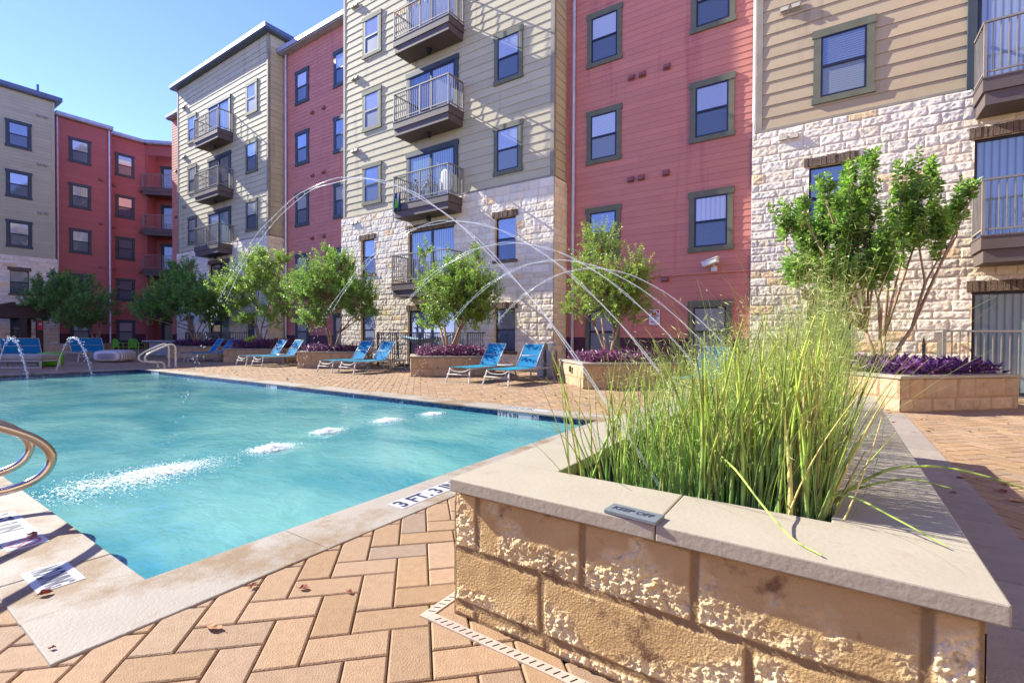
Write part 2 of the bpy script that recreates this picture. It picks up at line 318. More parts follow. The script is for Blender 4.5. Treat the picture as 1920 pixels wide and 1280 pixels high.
def ashlar(fr, u0, u1, z0, z1, res, openings=(), seed=1, rough=.0145, rowh=(.15, .245), smooth_left=None):
    """coursed rough limestone as one displaced sheet, cut out at the openings"""
    rg = np.random.default_rng(seed)
    nu = int((u1-u0)/res)+1; nz = int((z1-z0)/res)+1
    U, Z = np.meshgrid(np.linspace(u0, u1, nu), np.linspace(z0, z1, nz))
    for (a, b, c, d) in openings:                  # snap grid lines to the opening edges
        for v in (a, b): i = np.argmin(abs(U[0]-v)); U[:, i] = v
        for v in (c, d): i = np.argmin(abs(Z[:, 0]-v)); Z[i, :] = v
    D = np.zeros_like(U); Cc = np.ones(U.shape+(3,))
    z = z0; row = 0
    while z < z1:
        h = rg.uniform(*rowh); t = z+h
        if z1-t < .12: t = z1
        u = u0-rg.uniform(0, .4)
        while u < u1:
            L = rg.uniform(.22, .66); sel = (Z >= z) & (Z < t+1e-6) & (U >= u) & (U < u+L)
            if sel.any():
                ed = np.minimum(np.minimum(U[sel]-u, u+L-U[sel]), np.minimum(Z[sel]-z, t-Z[sel]))
                k = np.clip((ed-.004)/.018, 0, 1); k = k*k*(3-2*k); off = rg.uniform(0, 40); bulge = rg.uniform(.006, .016)
                tilt = rg.uniform(-.018, .018)*(U[sel]-u-L/2)+rg.uniform(-.04, .05)*(Z[sel]-(z+t)/2)
                fc = .35*facets(U[sel]+off, Z[sel]+off, .075, seed+90, 1.5)+.2*facets(U[sel]+off, Z[sel]+off, .04, seed+91, 1.5); nz_ = fc+.6*(fbm(U[sel]*13+off, Z[sel]*17+off, 4, seed+row, .6)-.5)
                rd = np.abs(fbm(U[sel]*9+off, Z[sel]*12-off, 3, seed+5)-.5)
                D[sel] = k*(bulge+tilt+rough*(1.5*nz_+1.1*rd))
                g = rg.uniform(.86, 1.08); x = rg.random()
                c = np.array([1, .98, .94]) if x < .72 else (np.array([1, .93, .82]) if x < .96 else np.array([.97, .78, .54]))
                Cc[sel] = (c*g)*(k[:, None]*.94+.06)+(1-k[:, None])*np.array([.80, .69, .56])*.97
            u += L
        z = t; row += 1
    V = fr.p(U, D, Z).reshape(-1, 3)
    i, j = np.meshgrid(np.arange(nz-1), np.arange(nu-1), indexing='ij')
    keep = np.ones(i.shape, bool); uc = (U[:-1, :-1]+U[1:, 1:])/2; zc = (Z[:-1, :-1]+Z[1:, 1:])/2
    for (a, b, c, d) in openings: keep &= ~((uc > a) & (uc < b) & (zc > c) & (zc < d))
    i = i[keep]; j = j[keep]; F = np.stack([i*nu+j, i*nu+j+1, (i+1)*nu+j+1, (i+1)*nu+j], -1)
    mb = MB(); mb.add(V, [F], Cc.reshape(-1, 3))
    for (a, b, c, d) in openings:                  # reveals
        for q in ([(a, .02, c), (a, -.16, c), (a, -.16, d), (a, .02, d)], [(b, -.16, c), (b, .02, c), (b, .02, d), (b, -.16, d)], [(a, .02, c), (b, .02, c), (b, -.16, c), (a, -.16, c)], [(a, -.16, d), (b, -.16, d), (b, .02, d), (a, .02, d)]):
            mb.add(np.array([fr.p(*x) for x in q]), np.array([[0, 1, 2, 3]]), (.9, .8, .66))
    return mb

# ------------------------------------------------------------------ windows, doors, balconies (shared meshes, local x right, -y outward)
def _b(*boxes):
    mb = MB()
    for b in boxes: mb.box(*b)
    return mb
TW, TH = 1.12, 1.66                                   # framed window outer size
ME_TRIM = {}
for tm in ('trim_green', 'trim_dark', 'trim_deep'):
    hw = TW/2
    ME_TRIM[tm] = _b(((-hw-.03, -.045, TH-.17), (hw+.03, -.001, TH)), ((-hw-.03, -.045, 0), (hw+.03, -.001, .13)), ((-hw, -.036, .13), (-hw+.14, -.001, TH-.17)), ((hw-.14, -.036, .13), (hw, -.001, TH-.17))).mesh('window')
    ME_TRIM[tm].materials.append(MATS['trim_green' if tm == 'trim_green' else 'trim_dark'])
def sash_mesh(x0, x1, z0, z1, y, mull=None):
    t = .04; zm = (z0+z1)/2
    bs = [((x0, y-.03, z0), (x0+t, y, z1)), ((x1-t, y-.03, z0), (x1, y, z1)), ((x0+t, y-.03, z0), (x1-t, y, z0+t)), ((x0+t, y-.03, z1-t), (x1-t, y, z1)), ((x0+t, y-.034, zm-.03), (x1-t, y, zm+.03))] if mull is None else \
        [((x0, y-.04, z0), (x0+.06, y, z1)), ((x1-.06, y-.04, z0), (x1, y, z1)), ((x0+.06, y-.04, z1-.06), (x1-.06, y, z1)), ((x0+.06, y-.04, z0), (x1-.06, y, z0+.08)), ((mull-.045, y-.046, z0+.08), (mull+.045, y, z1-.06))]
    return _b(*bs)
def pane_mesh(name, x0, x1, z0, z1, y): return _b(((x0, y-.006, z0), (x1, y, z1))).mesh(name)
x0, x1, z0, z1 = -TW/2+.14, TW/2-.14, .13, TH-.17
ME_SASH = sash_mesh(x0, x1, z0, z1, -.006).mesh('sash_frame'); ME_SASH.materials.append(MATS['sash'])
zm = (z0+z1)/2
def variants(nm, x0, x1, z0, z1, y, mats):
    out = []
    for m in mats:
        me = pane_mesh(nm, x0, x1, z0, z1, y); me.materials.append(m); out.append(me)
    return out
ME_UP = variants('upper_pane', x0+.04, x1-.04, zm+.03, z1-.04, -.016, G_UP); ME_LO = variants('lower_pane', x0+.04, x1-.04, z0+.04, zm-.03, -.010, G_LO)
# plain stone opening .84 x 1.40, glass set back
SWD, SHT = .84, 1.40
ME_SASH2 = sash_mesh(-SWD/2, SWD/2, 0, SHT, .12).mesh('window'); ME_SASH2.materials.append(MATS['sash'])
ME_UP2 = variants('upper_pane', -SWD/2+.04, SWD/2-.04, SHT/2+.03, SHT-.04, .105, [G_LO[0], G_UP[3], G_LO[2]]); ME_LO2 = variants('lower_pane', -SWD/2+.04, SWD/2-.04, .04, SHT/2-.03, .11, G_LO)
def lintel_mesh(wd):
    mb = MB(); n = max(6, int(wd/.085)); e = wd/n
    for i in range(n): mb.box((-wd/2+i*e, -.035-random.random()*.02, random.uniform(-.008, 0)), (-wd/2+(i+1)*e-.008, .03, .2+random.uniform(-.012, .012)))
    mb.box((-wd/2+.01, -.026, .012), (wd/2-.01, .028, .19)); return mb.mesh('lintel')
ME_LINT = lintel_mesh(1.04); ME_LINT.materials.append(MATS['lintel'])
ME_SILL = lintel_mesh(1.0); ME_SILL.materials.append(MATS['lintel']); ME_SILL.transform(Matrix.Diagonal((1, 1, .45, 1)))
# sliding doors
DW = 2.55
ME_DTRIM = _b(((-DW/2-.03, -.065, 1.97), (DW/2+.03, -.001, 2.14)), ((-DW/2, -.05, 0), (-DW/2+.14, -.001, 1.97)), ((DW/2-.14, -.05, 0), (DW/2, -.001, 1.97))).mesh('sliding_door'); ME_DTRIM.materials.append(MATS['trim_dark'])
ME_DTRIM_G = ME_DTRIM.copy(); ME_DTRIM_G.materials.clear(); ME_DTRIM_G.materials.append(MATS['trim_green'])
ME_DFR = sash_mesh(-DW/2+.14, DW/2-.14, 0, 1.97, -.006, 0.).mesh('door_frame'); ME_DFR.materials.append(MATS['sash'])
ME_DL = variants('left_pane', -DW/2+.2, -.045, .08, 1.91, -.016, G_DOOR); ME_DR = variants('right_pane', .045, DW/2-.2, .08, 1.91, -.012, G_DOOR)
SDW = 2.3
ME_SDFR = sash_mesh(-SDW/2, SDW/2, 0, 2.04, .12, 0.).mesh('sliding_door'); ME_SDFR.materials.append(MATS['sash'])
ME_SDL = variants('left_pane', -SDW/2+.06, -.045, .08, 1.98, .105, G_DOOR); ME_SDR = variants('right_pane', .045, SDW/2-.06, .08, 1.98, .11, G_DOOR)
ME_DLINT = lintel_mesh(2.46); ME_DLINT.materials.append(MATS['lintel'])
# balcony 2.7 x .8, origin at floor level on the wall plane, centre
BW, BD = 2.7, .8
def balcony_meshes(bw, bd, railmat):
    h = bw/2
    a = _b(((-h, -bd, -.33), (h, -.002, -.10)), ((-h+.04, -bd+.04, -.57), (h-.04, -.002, -.333)))
    a.box((-h-.012, -bd-.012, -.10), (h+.012, -.002, -.07)); me = a.mesh('balcony'); me.materials.append(MATS['fascia'])
    r = MB(); t = .03; zt = .93
    for x in (-h+.03, 0, h-.03): r.box((x-.022, -bd+.01, -.068), (x+.022, -bd+.054, zt))
    for x in (-h+.03, h-.03): r.box((x-.022, -.05, -.068), (x+.022, -.006, zt))
    r.box((-h, -bd+.005, zt), (h, -bd+.059, zt+.035)); r.box((-h+.055, -bd+.018, .02), (h-.055, -bd+.046, .05))
    for s in (-1, 1):
        xa, xb = sorted((s*(h), s*(h-.054))); r.box((xa, -bd+.06, zt), (xb, -.006, zt+.035)); r.box((xa+.012, -bd+.06, .02), (xb-.012, -.052, .05))
        for y in np.arange(-bd+.14, -.08, .105): r.box(((xa+xb)/2-.008, y-.008, .051), ((xa+xb)/2+.008, y+.008, zt-.001))
    for x in np.arange(-h+.13, h-.08, .105):
        if abs(x) > .04: r.box((x-.008, -bd+.024, .051), (x+.008, -bd+.04, zt-.001))
    rm = r.mesh('railing'); rm.materials.append(MATS[railmat])
    lm = MB(); lm.lathe([(.0, -.571), (.085, -.571), (.085, -.74), (.07, -.745), (.0, -.735)], (0, -.32, 0), 14); le = lm.mesh('soffit_lamp'); le.materials.append(MATS['black'])
    return me, rm, le
ME_BALC = balcony_meshes(BW, BD, 'rail')
ME_VENT = {}
for k in ('vent_tan', 'vent_red'):
    mb = MB(); mb.add([(-.08, 0, 0), (.08, 0, 0), (.08, -.11, 0), (-.08, -.11, 0), (-.08, 0, .12), (.08, 0, .12), (.08, -.08, .10), (-.08, -.08, .10)], BOXF[:, ::-1]); mb.box((-.1, -.026, -.03), (.1, -.001, .14))
    ME_VENT[k] = mb.mesh('vent'); ME_VENT[k].materials.append(MATS[k])

def place(nm, me, parent, fr, u, z, wv=0., up=None):
    q = fr.p(u, wv, z)
    o = bpy.data.objects.new(nm, me); COL.objects.link(o); o.parent = parent
    o.location = Vector(q)-parent.location if up is None else (0, 0, 0); o.rotation_euler = (0, 0, fr.rz if up is None else 0)
    return o
def sub(nm, me, parent, loc=(0, 0, 0)):
    o = bpy.data.objects.new(nm, me); COL.objects.link(o); o.parent = parent; o.location = loc; return o
def window(b, fr, uc, z, trim='trim_green', wv=.02, up=None, lo=None):
    o = place('window', ME_TRIM[trim], b, fr, uc, z, wv)
    sub('sash_frame', ME_SASH, o); sub('upper_pane', ME_UP[random.choice((0, 1, 1, 2, 2, 3)) if up is None else up], o); sub('lower_pane', ME_LO[random.choice((0, 0, 1, 2)) if lo is None else lo], o)
def stone_window(b, fr, uc, z, lintel=True, up=None, lo=None):
    o = place('window', ME_SASH2, b, fr, uc, z, 0)
    sub('upper_pane', ME_UP2[random.randrange(3) if up is None else up], o); sub('lower_pane', ME_LO2[random.randrange(2) if lo is None else lo], o)
    if lintel: sub('lintel', ME_LINT, o, (0, 0, SHT+.005))
    sub('sill', ME_SILL, o, (0, 0, -.095))
def door(b, fr, uc, z, l=0, r=0, green=False):
    o = place('sliding_door', ME_DTRIM_G if green else ME_DTRIM, b, fr, uc, z, .02); sub('door_frame', ME_DFR, o); sub('left_pane', ME_DL[l], o); sub('right_pane', ME_DR[r], o)
def stone_door(b, fr, uc, z, l=0, r=0):
    o = place('sliding_door', ME_SDFR, b, fr, uc, z, 0); sub('left_pane', ME_SDL[l], o); sub('right_pane', ME_SDR[r], o); sub('lintel', ME_DLINT, o, (0, 0, 2.045))
def balcony(b, fr, uc, z, wv=.022):
    o = place('balcony', ME_BALC[0], b, fr, uc, z, wv); sub('railing', ME_BALC[1], o); sub('soffit_lamp', ME_BALC[2], o)
def bpart(nm, b, mb, m): return obj(nm, mb, m, b, tuple(-b.location), smooth='stone' in nm)

# ------------------------------------------------------------------ ground
PX0, PX1, PY0, PY1 = -18.65, -2.63, .866, 6.06        # pool inner edges
CW = .40
QX0, QX1, QY0, QY1 = -1.287, .328, 1.461, 5.80        # raised water planter, outer cap
CAPZ = .57
g = MB()
for a in ((-150, -150, PX0, 160), (PX1, -150, 150, 160), (PX0, -150, PX1, PY0), (PX0, PY1, PX1, 160)): g.quad((a[0], a[1], -.014), (a[2], a[1], -.014), (a[2], a[3], -.014), (a[0], a[3], -.014))
struct('ground', g, 'sand')

def pavers():
    a = .1525; O = np.array([-1.531, .953]); e1 = np.array([.7071, .7071]); e2 = np.array([-.7071, .7071])
    n = 330; i, j = np.meshgrid(np.arange(-n, n), np.arange(-n, n), indexing='ij'); t = (i-j) % 4
    H = t == 0; Vv = t == 2
    x0 = np.concatenate([i[H], i[Vv]]).astype(float); y0 = np.concatenate([j[H], j[Vv]-1]).astype(float)
    wx = np.concatenate([np.full(H.sum(), 2.), np.full(Vv.sum(), 1.)]); wy = 3-wx
    c = O+((x0+wx/2)*a)[:, None]*e1+((y0+wy/2)*a)[:, None]*e2
    k = (c[:, 0] > -43) & (c[:, 0] < 9.5) & (c[:, 1] > -2.2) & (c[:, 1] < 14.2)
    k &= ~((c[:, 0] > PX0-.25) & (c[:, 0] < PX1+.25) & (c[:, 1] > PY0-.25) & (c[:, 1] < PY1+.25))
    k &= ~((c[:, 0] > .38) & (c[:, 0] < .80) & (c[:, 1] > -3) & (c[:, 1] < 9.2))
    k &= ~((c[:, 0] > QX0+.1) & (c[:, 0] < .80) & (c[:, 1] > QY0+.1) & (c[:, 1] < QY1-.1))
    k &= (c[:, 0] < 1.5) | (c[:, 1] > .8)
    x0, y0, wx, wy, c = x0[k], y0[k], wx[k], wy[k], c[k]; m = len(x0)
    rg = np.random.default_rng(3); gap, bv = .0018, .0075
    def ring(ins, z):
        q = []
        for sx, sy in ((0, 0), (1, 0), (1, 1), (0, 1)):
            px = (x0+sx*wx)*a+(ins if sx == 0 else -ins); py = (y0+sy*wy)*a+(ins if sy == 0 else -ins)
            p = O+px[:, None]*e1+py[:, None]*e2; q.append(np.concatenate([p, np.full((m, 1), 0.)+z[:, None]], 1))
        return np.stack(q, 1)
    zz = rg.normal(0, .0009, m)
    V = np.concatenate([ring(gap, zz-.013), ring(gap+.002, zz-.004), ring(gap+bv, zz)], 1)   # m,12,3
    V[:, :, 2] += (rg.normal(0, .004, (m, 1))*(V[:, :, 0]-c[:, :1])+rg.normal(0, .004, (m, 1))*(V[:, :, 1]-c[:, 1:2]))
    base = np.arange(m)[:, None, None]*12
    f = [[8, 9, 10, 11]]+[[r+s, r+(s+1) % 4, r+4+(s+1) % 4, r+4+s] for r in (0, 4) for s in range(4)]
    F = (base+np.array(f)[None]).reshape(-1, 4)
    g_ = rg.uniform(.84, 1.08, m); hue = rg.random(m)
    col = np.stack([g_*(1+.04*(hue-.5)), g_*(.97+.10*(hue-.5)), g_*(.95+.28*(hue-.5))], 1)
    grey = rg.random(m) < .08; col[grey] = col[grey]*np.array([.90, .96, 1.05])
    mb = MB(); mb.add(V.reshape(-1, 3), [F], np.repeat(col, 12, 0)); return mb
struct('paving', pavers(), 'paver')
bd = MB(); y = -2.
while y < 9.1:
    L = random.uniform(.42, .5); gg = random.uniform(.9, 1.06)
    bd.box((.385, y, -.013), (.895, y+L-.006, .0045), (gg, gg, gg*1.02)); y += L
y = .2
bevel(struct('slab_band', bd, 'slab'), .005)
# coping
cp = MB()
def strip(ax, a0, a1, b0, b1, jl):
    p = a0
    while p < a1-.05:
        q = min(p+jl*random.uniform(.92, 1.08), a1)
        if a1-q < .35: q = a1
        gg = random.uniform(.94, 1.05); c = (gg, gg, gg)
        if ax == 'x': cp.box((p+.0025, b0, -.022), (q-.0025, b1, .0065), c)
        else: cp.box((b0, p+.0025, -.022), (b1, q-.0025, .0065), c)
        p = q
strip('x', PX0-CW, PX1-.004, PY0-CW, PY0+.02, 1.05); strip('x', PX0-CW, PX1+CW, PY1-.02, PY1+CW, 1.22)
strip('y', PY0-CW, PY1-.022, PX1-.02+.0, PX1+CW, 1.09); strip('y', PY0+.022, PY1-.022, PX0-CW, PX0+.02, 1.1)
bevel(struct('coping', cp, 'coping'), .006, 2)
ba = MB(); zb = -1.05
ba.quad((PX0, PY0, zb), (PX1, PY0, zb), (PX1, PY1, zb), (PX0, PY1, zb))
for a, b in (((PX0, PY1), (PX1, PY1)), ((PX1, PY1), (PX1, PY0)), ((PX1, PY0), (PX0, PY0)), ((PX0, PY0), (PX0, PY1))):
    ba.quad((*a, -.18), (*a, zb), (*b, zb), (*b, -.18))
struct('pool_basin', ba, 'plaster')
tb = MB(); rg = np.random.default_rng(5)
def tiles(p, q, nrm):
    p = np.array(p); q = np.array(q); L = np.linalg.norm(q-p); d = (q-p)/L; n = int(L/.05)
    for r_ in range(3):
        for i in range(n):
            c = rg.uniform(.3, 1.9); a = p+d*(i*.05+.002); b = p+d*(i*.05+.048); o = np.array(nrm)*.003; z0 = -.022-.045*(r_+1)+.002; z1 = -.022-.045*r_-.001
            tb.add([(*(a+o), z0), (*(b+o), z0), (*(b+o), z1), (*(a+o), z1)], np.array([[0, 1, 2, 3]]), (c*.8, c, c*1.15))
tiles((PX0, PY1), (PX1, PY1), (0, -1)); tiles((PX0, PY0), (PX0, PY1), (1, 0))
for a, b in (((PX0, PY1), (PX1, PY1)), ((PX1, PY1), (PX1, PY0)), ((PX1, PY0), (PX0, PY0)), ((PX0, PY0), (PX0, PY1))): tb.quad((*a, -.185), (*b, -.185), (*b, -.022), (*a, -.022), (.7, .8, .9))
mat('mosaic', (.025, .07, .13), .18, (.012, .035, .075), 30, attr=True)
struct('waterline_tile', tb, 'mosaic')
WZ = -.10
nx, ny = 260, 110
X, Y = np.meshgrid(np.linspace(PX0, PX1, nx), np.linspace(PY0, PY1, ny))
Zw = WZ+.012*(fbm(X*1.6, Y*2.4, 3, 9)-.5)
i, j = np.meshgrid(np.arange(ny-1), np.arange(nx-1), indexing='ij'); F = np.stack([i*nx+j, i*nx+j+1, (i+1)*nx+j+1, (i+1)*nx+j], -1).reshape(-1, 4)
wmb = MB(); wmb.add(np.stack([X, Y, Zw], -1), [F]); wo_ = struct('pool_water', wmb, 'pool_water'); wo_.data.shade_smooth()

# ------------------------------------------------------------------ buildings
FA = FR((0, 13, 0), (1, 0, 0), (0, -1, 0)); FAS = FR((0, 12.94, 0), (1, 0, 0), (0, -1, 0))
FRED = FR((0, 13.8, 0), (1, 0, 0), (0, -1, 0))
ZS, ZT, ZR = 6.05, 16.05, 15.2
def tower(label, u0, u1, sh, sid, res, seed, name='apartment_tower', doors=((0, 0),)*4, ret=True, leftret=False, green=True):
    b = thing(name, label, 'building', ((u0+u1)/2, 13, 0))
    bpart('siding', b, siding(FA, u0+.1, u1-.1, ZS+.06, ZT, .283, .024), sid)
    op = []
    lw, rw, dc = -15.85+sh, -9.0+sh, -12.35+sh
    for f in (3., .0):
        op += [(lw-.42, lw+.42, f+.63, f+2.03), (dc-SDW/2, dc+SDW/2, f+.02, f+2.06)]
        if rw+.42 < u1: op.append((rw-.42, rw+.42, f+.63, f+2.03))
    bpart('stone_wall', b, ashlar(FAS, u0-.1, u1+.06, 0, ZS, res, op, seed), 'limestone')
    if ret:
        fr = FR((u1, 0, 0), (0, 1, 0), (1, 0, 0)); frs = FR((u1+.06, 0, 0), (0, 1, 0), (1, 0, 0))
        bpart('side_siding', b, siding(fr, 13.1, 13.8, ZS+.06, ZT, .283, .024), sid)
        bpart('side_stone', b, ashlar(frs, 12.94, 13.8, 0, ZS, res, (), seed+50, .012), 'limestone')
    t = MB()
    for x in (u0, u1-.1): t.box((x-.03 if x == u0 else x, 12.965, ZS+.06), (x+.1 if x == u0 else x+.13, 13.02, ZT))
    if ret: t.box((u1-.001, 13.021, ZS+.06), (u1+.03, 13.1, ZT))
    t.box((u0-.04, 12.93, ZS+.001), (u1+.04, 12.999, ZS+.06)); bpart('corner_trim', b, t, 'trim_tan')
    r = MB(); r.box((u0-.3, 12.68, ZT), (u1+.32, 21, ZT+.06)); r.box((u0-.34, 12.64, ZT+.06), (u1+.36, 21.05, ZT+.26)); bpart('cornice', b, r, 'roof_metal')
    r = MB(); r.box((u0+.02, 13.115, 0), (u1-.02, 21, ZT)); bpart('wall', b, r, sid)
    for k, f in enumerate((6., 9., 12.)):
        window(b, FA, lw+.2, f+.44, wv=.024, trim='trim_green' if green else 'trim_dark')
        if rw+.6 < u1: window(b, FA, rw+.06, f+.44, wv=.024)
        door(b, FA, dc, f-.1, *doors[k], green=not green); balcony(b, FA, dc+.17, f)
        for du in (-.95, -.72): place('vent', ME_VENT['vent_tan'], b, FA, lw+du, f+2.72-3+(.04), .03)
    for du in (-.95, -.72): place('vent', ME_VENT['vent_tan'], b, FA, lw+du, 14.74, .03)
    for f in (3., 0.):
        stone_window(b, FAS, lw, f+.63); stone_door(b, FAS, dc, f+.02, *doors[3 if f else 2])
        if rw+.6 < u1: stone_window(b, FAS, rw, f+.63, lo=1 if f == 0 else None, up=1 if f == 0 else None)
    balcony(b, FAS, dc+.17, 3.1)
    return b
tower('olive and limestone apartment tower at centre with bicycle balcony', -17.45, -7.25, 0, 'olive_siding', .026, 11, doors=((0, 0), (1, 2), (2, 2), (0, 0)))
tower('tan and limestone apartment tower at right edge behind tall pond reeds', -1.6, 8.6, 15.75, 'tan_siding', .02, 23, doors=((2, 2), (0, 0), (0, 0), (0, 1)))
tower('narrow olive tower left of centre with dark cornice shadow and stacked balconies', -33.6, -23.42, -16.0, 'olive_siding', .045, 31, doors=((2, 0), (1, 1), (1, 0), (1, 1)))

def red_block(label, u0, u1, fr, sid, wins, vents, trim='trim_green', base=1.1, drop=(), name='apartment_block', back=8., fl=(3., 6., 9., 12.), belt=False, ground=True, exp=.178):
    q = fr.p((u0+u1)/2, 0, 0); b = thing(name, label, 'building', tuple(q))
    bpart('siding', b, siding(fr, u0, u1, base, ZR, exp, .014), sid)
    m = MB(); fr.box(m, u0, u1, -.02, .012, 0, base); bpart('base_band', b, m, 'maroon')
    m = MB(); fr.box(m, u0, u1, -back, -.025, 0, ZR); bpart('wall', b, m, sid)
    m = MB(); fr.box(m, u0, u1, -back, .33, ZR, ZR+.05); fr.box(m, u0, u1, -back, .4, ZR+.05, ZR+.25); bpart('eave', b, m, 'roof_light')
    if belt: m = MB(); fr.box(m, u0, u1, .015, .05, 2.85, 2.9); bpart('belt_trim', b, m, sid)
    for uc in wins:
        for f in fl: window(b, fr, uc, f+.46, trim, .015)
        if ground: window(b, fr, uc, .46, trim, .015, up=1, lo=2)
    for u, off in vents:
        for f in fl: place('vent', ME_VENT['vent_red'], b, fr, u, f-.27+off, .016)
    for u in drop:
        m = MB(); m.tube([fr.p(u, .08, z) for z in (0, .5, 5, 10, ZR)], .05, 8); bpart('downspout', b, m, 'downspout')
    return b
red_block('red sided block with security camera between centre and right towers', -7.25, -1.6, FRED, 'red_siding', (-5.93, -2.81), ((-5.05, 0), (-4.73, 0), (-4.02, 0)), drop=(-6.93, -1.76), belt=True)
red_block('red sided recess between the two olive towers', -23.42, -17.45, FRED, 'red_siding', (-21.77, -18.7), ((-20.9, 0), (-20.0, 0)), 'trim_dark', drop=(-23.1,))
red_block('thin red wall strip left of the narrow olive tower', -36.6, -33.6, FRED, 'red_siding', (), ((-35.9, 0),), 'trim_dark')
FD1 = FR((-42, 0, 0), (0, 1, 0), (1, 0, 0)); FD2 = FR((-42.8, 0, 0), (0, 1, 0), (1, 0, 0)); FE = FR((-41.2, 0, 0), (0, 1, 0), (1, 0, 0)); FES = FR((-41.14, 0, 0), (0, 1, 0), (1, 0, 0))
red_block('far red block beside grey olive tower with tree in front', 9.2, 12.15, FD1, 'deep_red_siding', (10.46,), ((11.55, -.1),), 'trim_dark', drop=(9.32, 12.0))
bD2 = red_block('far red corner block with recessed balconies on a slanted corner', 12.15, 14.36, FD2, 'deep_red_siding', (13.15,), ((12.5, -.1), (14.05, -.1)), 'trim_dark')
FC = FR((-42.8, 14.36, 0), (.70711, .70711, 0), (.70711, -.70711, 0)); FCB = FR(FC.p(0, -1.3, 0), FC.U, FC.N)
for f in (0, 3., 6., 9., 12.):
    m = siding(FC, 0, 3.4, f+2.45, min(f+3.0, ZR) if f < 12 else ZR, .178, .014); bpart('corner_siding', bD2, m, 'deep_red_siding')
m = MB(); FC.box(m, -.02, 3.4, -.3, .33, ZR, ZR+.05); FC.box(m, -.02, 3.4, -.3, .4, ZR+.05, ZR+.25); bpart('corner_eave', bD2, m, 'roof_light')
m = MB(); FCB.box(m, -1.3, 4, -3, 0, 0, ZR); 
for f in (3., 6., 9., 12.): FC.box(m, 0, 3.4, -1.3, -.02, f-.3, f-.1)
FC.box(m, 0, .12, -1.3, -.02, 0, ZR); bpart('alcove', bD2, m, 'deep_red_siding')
for f in (0.1, 3., 6., 9., 12.):
    door(bD2, FCB, 1.75, f-.05, 1 if f < 6 else 0, 1 if f < 4 else 2)
    if f > 1:
        o = place('balcony', ME_BALC[0], bD2, FC, 1.4, f, -.35); sub('railing', ME_BALC[1], o)

# grey-olive tower at the far left
bE = thing('apartment_tower', 'grey olive tower with limestone base at far left edge', 'building', (-41.2, 5, 0))
bpart('siding', bE, siding(FE, -3, 9.0, 5.9, 15.75, .2, .02), 'far_siding')
bpart('stone_wall', bE, ashlar(FES, -3, 9.12, 0, 5.84, .06, [(6.98, 7.82, 3.52, 4.92), (6.98, 7.82, .6, 2.0)], 41), 'limestone')
t = MB(); t.box((-41.22, 8.9, 5.9), (-41.165, 9.03, 15.75)); t.box((-41.199, -3, 5.841), (-41.12, 9.05, 5.9)); bpart('corner_trim', bE, t, 'far_siding')
r = MB(); r.box((-52, -3, 15.75), (-40.9, 9.3, 15.8)); r.box((-52, -3, 15.8), (-40.85, 9.35, 16.05)); bpart('cornice', bE, r, 'roof_metal')
r = MB(); r.box((-52, -3, 0), (-41.32, 8.98, 15.75)); bpart('wall', bE, r, 'far_siding')
r = MB(); r.tube([(-41.3, 8.3, 16.05), (-41.3, 8.3, 16.6)], .06, 8); bpart('roof_pipe', bE, r, 'roof_metal')
for f in (5.85, 8.85, 11.85): window(bE, FE, 7.41, f+.46, 'trim_dark', .02); [place('vent', ME_VENT['vent_tan'], bE, FE, u, f+2.75, .02) for u in (8.3, 8.6)]
for z in (3.52, .6): stone_window(bE, FES, 7.4, z)

FX14 = FR((13.5, 0, 0), (0, -1, 0), (-1, 0, 0))
red_block('tan apartment block closing the courtyard on the right, out of the picture', -12.5, 30, FX14, 'cream_siding', (-9, -5, -1, 3, 7, 11, 15, 19, 23, 27), (), base=.4, exp=.283)
FB = FR((0, -27, 0), (-1, 0, 0), (0, 1, 0))
bb = thing('apartment_block', 'low olive apartment block closing the courtyard behind the viewer', 'building', (-12, -27, 0))
bpart('siding', bb, siding(FB, -13, 38, 0, 8.5, .283, .02), 'olive_siding'); m = MB(); FB.box(m, -13, 38, -8, -.02, 0, 8.5); bpart('wall', bb, m, 'olive_siding')
for f in (0, 3., 6.):
    for u in range(-10, 37, 5): window(bb, FB, u, f+.46, 'trim_dark', .022)
# things on the walls
t = thing('security_camera', 'white security camera on bracket on red siding', 'camera', (-2.7, 13.74, 2.98)); FX, FY, FZ = -2.7, 13.74, 2.98
m = MB(); m.box((-.075, -.04, -.08), (.075, .03, .06)); m.bar((0, -.03, .03), (0, -.11, .10), .035); obj('bracket', m, 'lamp_white', t)
m = MB(); m.obox((-.07, -.16, .15), (.19, -.03, .05), (.02, .062, 0), (-.015, 0, .06)); m.obox((-.065, -.16, .215), (.215, -.034, .057), (.022, .075, 0), (-.003, 0, .011)); bevel(obj('housing', m, 'lamp_white', t), .008)
m = MB(); m.obox((-.262, -.129, .10), (.006, -.001, .002), (.016, .045, 0), (-.012, 0, .045)); obj('lens', m, 'black', t)
t = thing('emergency_phone_sign', 'white emergency phone sign with red handset and left arrow', 'sign', (-4.31, 13.76, 1.69))
m = MB(); m.box((-.158, -.012, -.22), (.158, -.001, .22)); bevel(obj('sign_panel', m, 'sign_white', t), .02, 3)
m = MB(); m.box((-.135, -.0165, .055), (.135, -.0125, .2)); obj('red_panel', m, 'sign_red', t)
m = MB(); th = np.linspace(R(12), R(168), 14); P = [(-.0+.098*math.cos(a), -.0195, .07+.105*math.sin(a)) for a in th]
for a, b_ in zip(P[:-1], P[1:]): m.bar(a, b_, .004, .036)
m.box((-.13, -.0215, .06), (-.062, -.0175, .112)); m.box((.062, -.0215, .075), (.13, -.0175, .127)); obj('handset', m, 'sign_white', t)
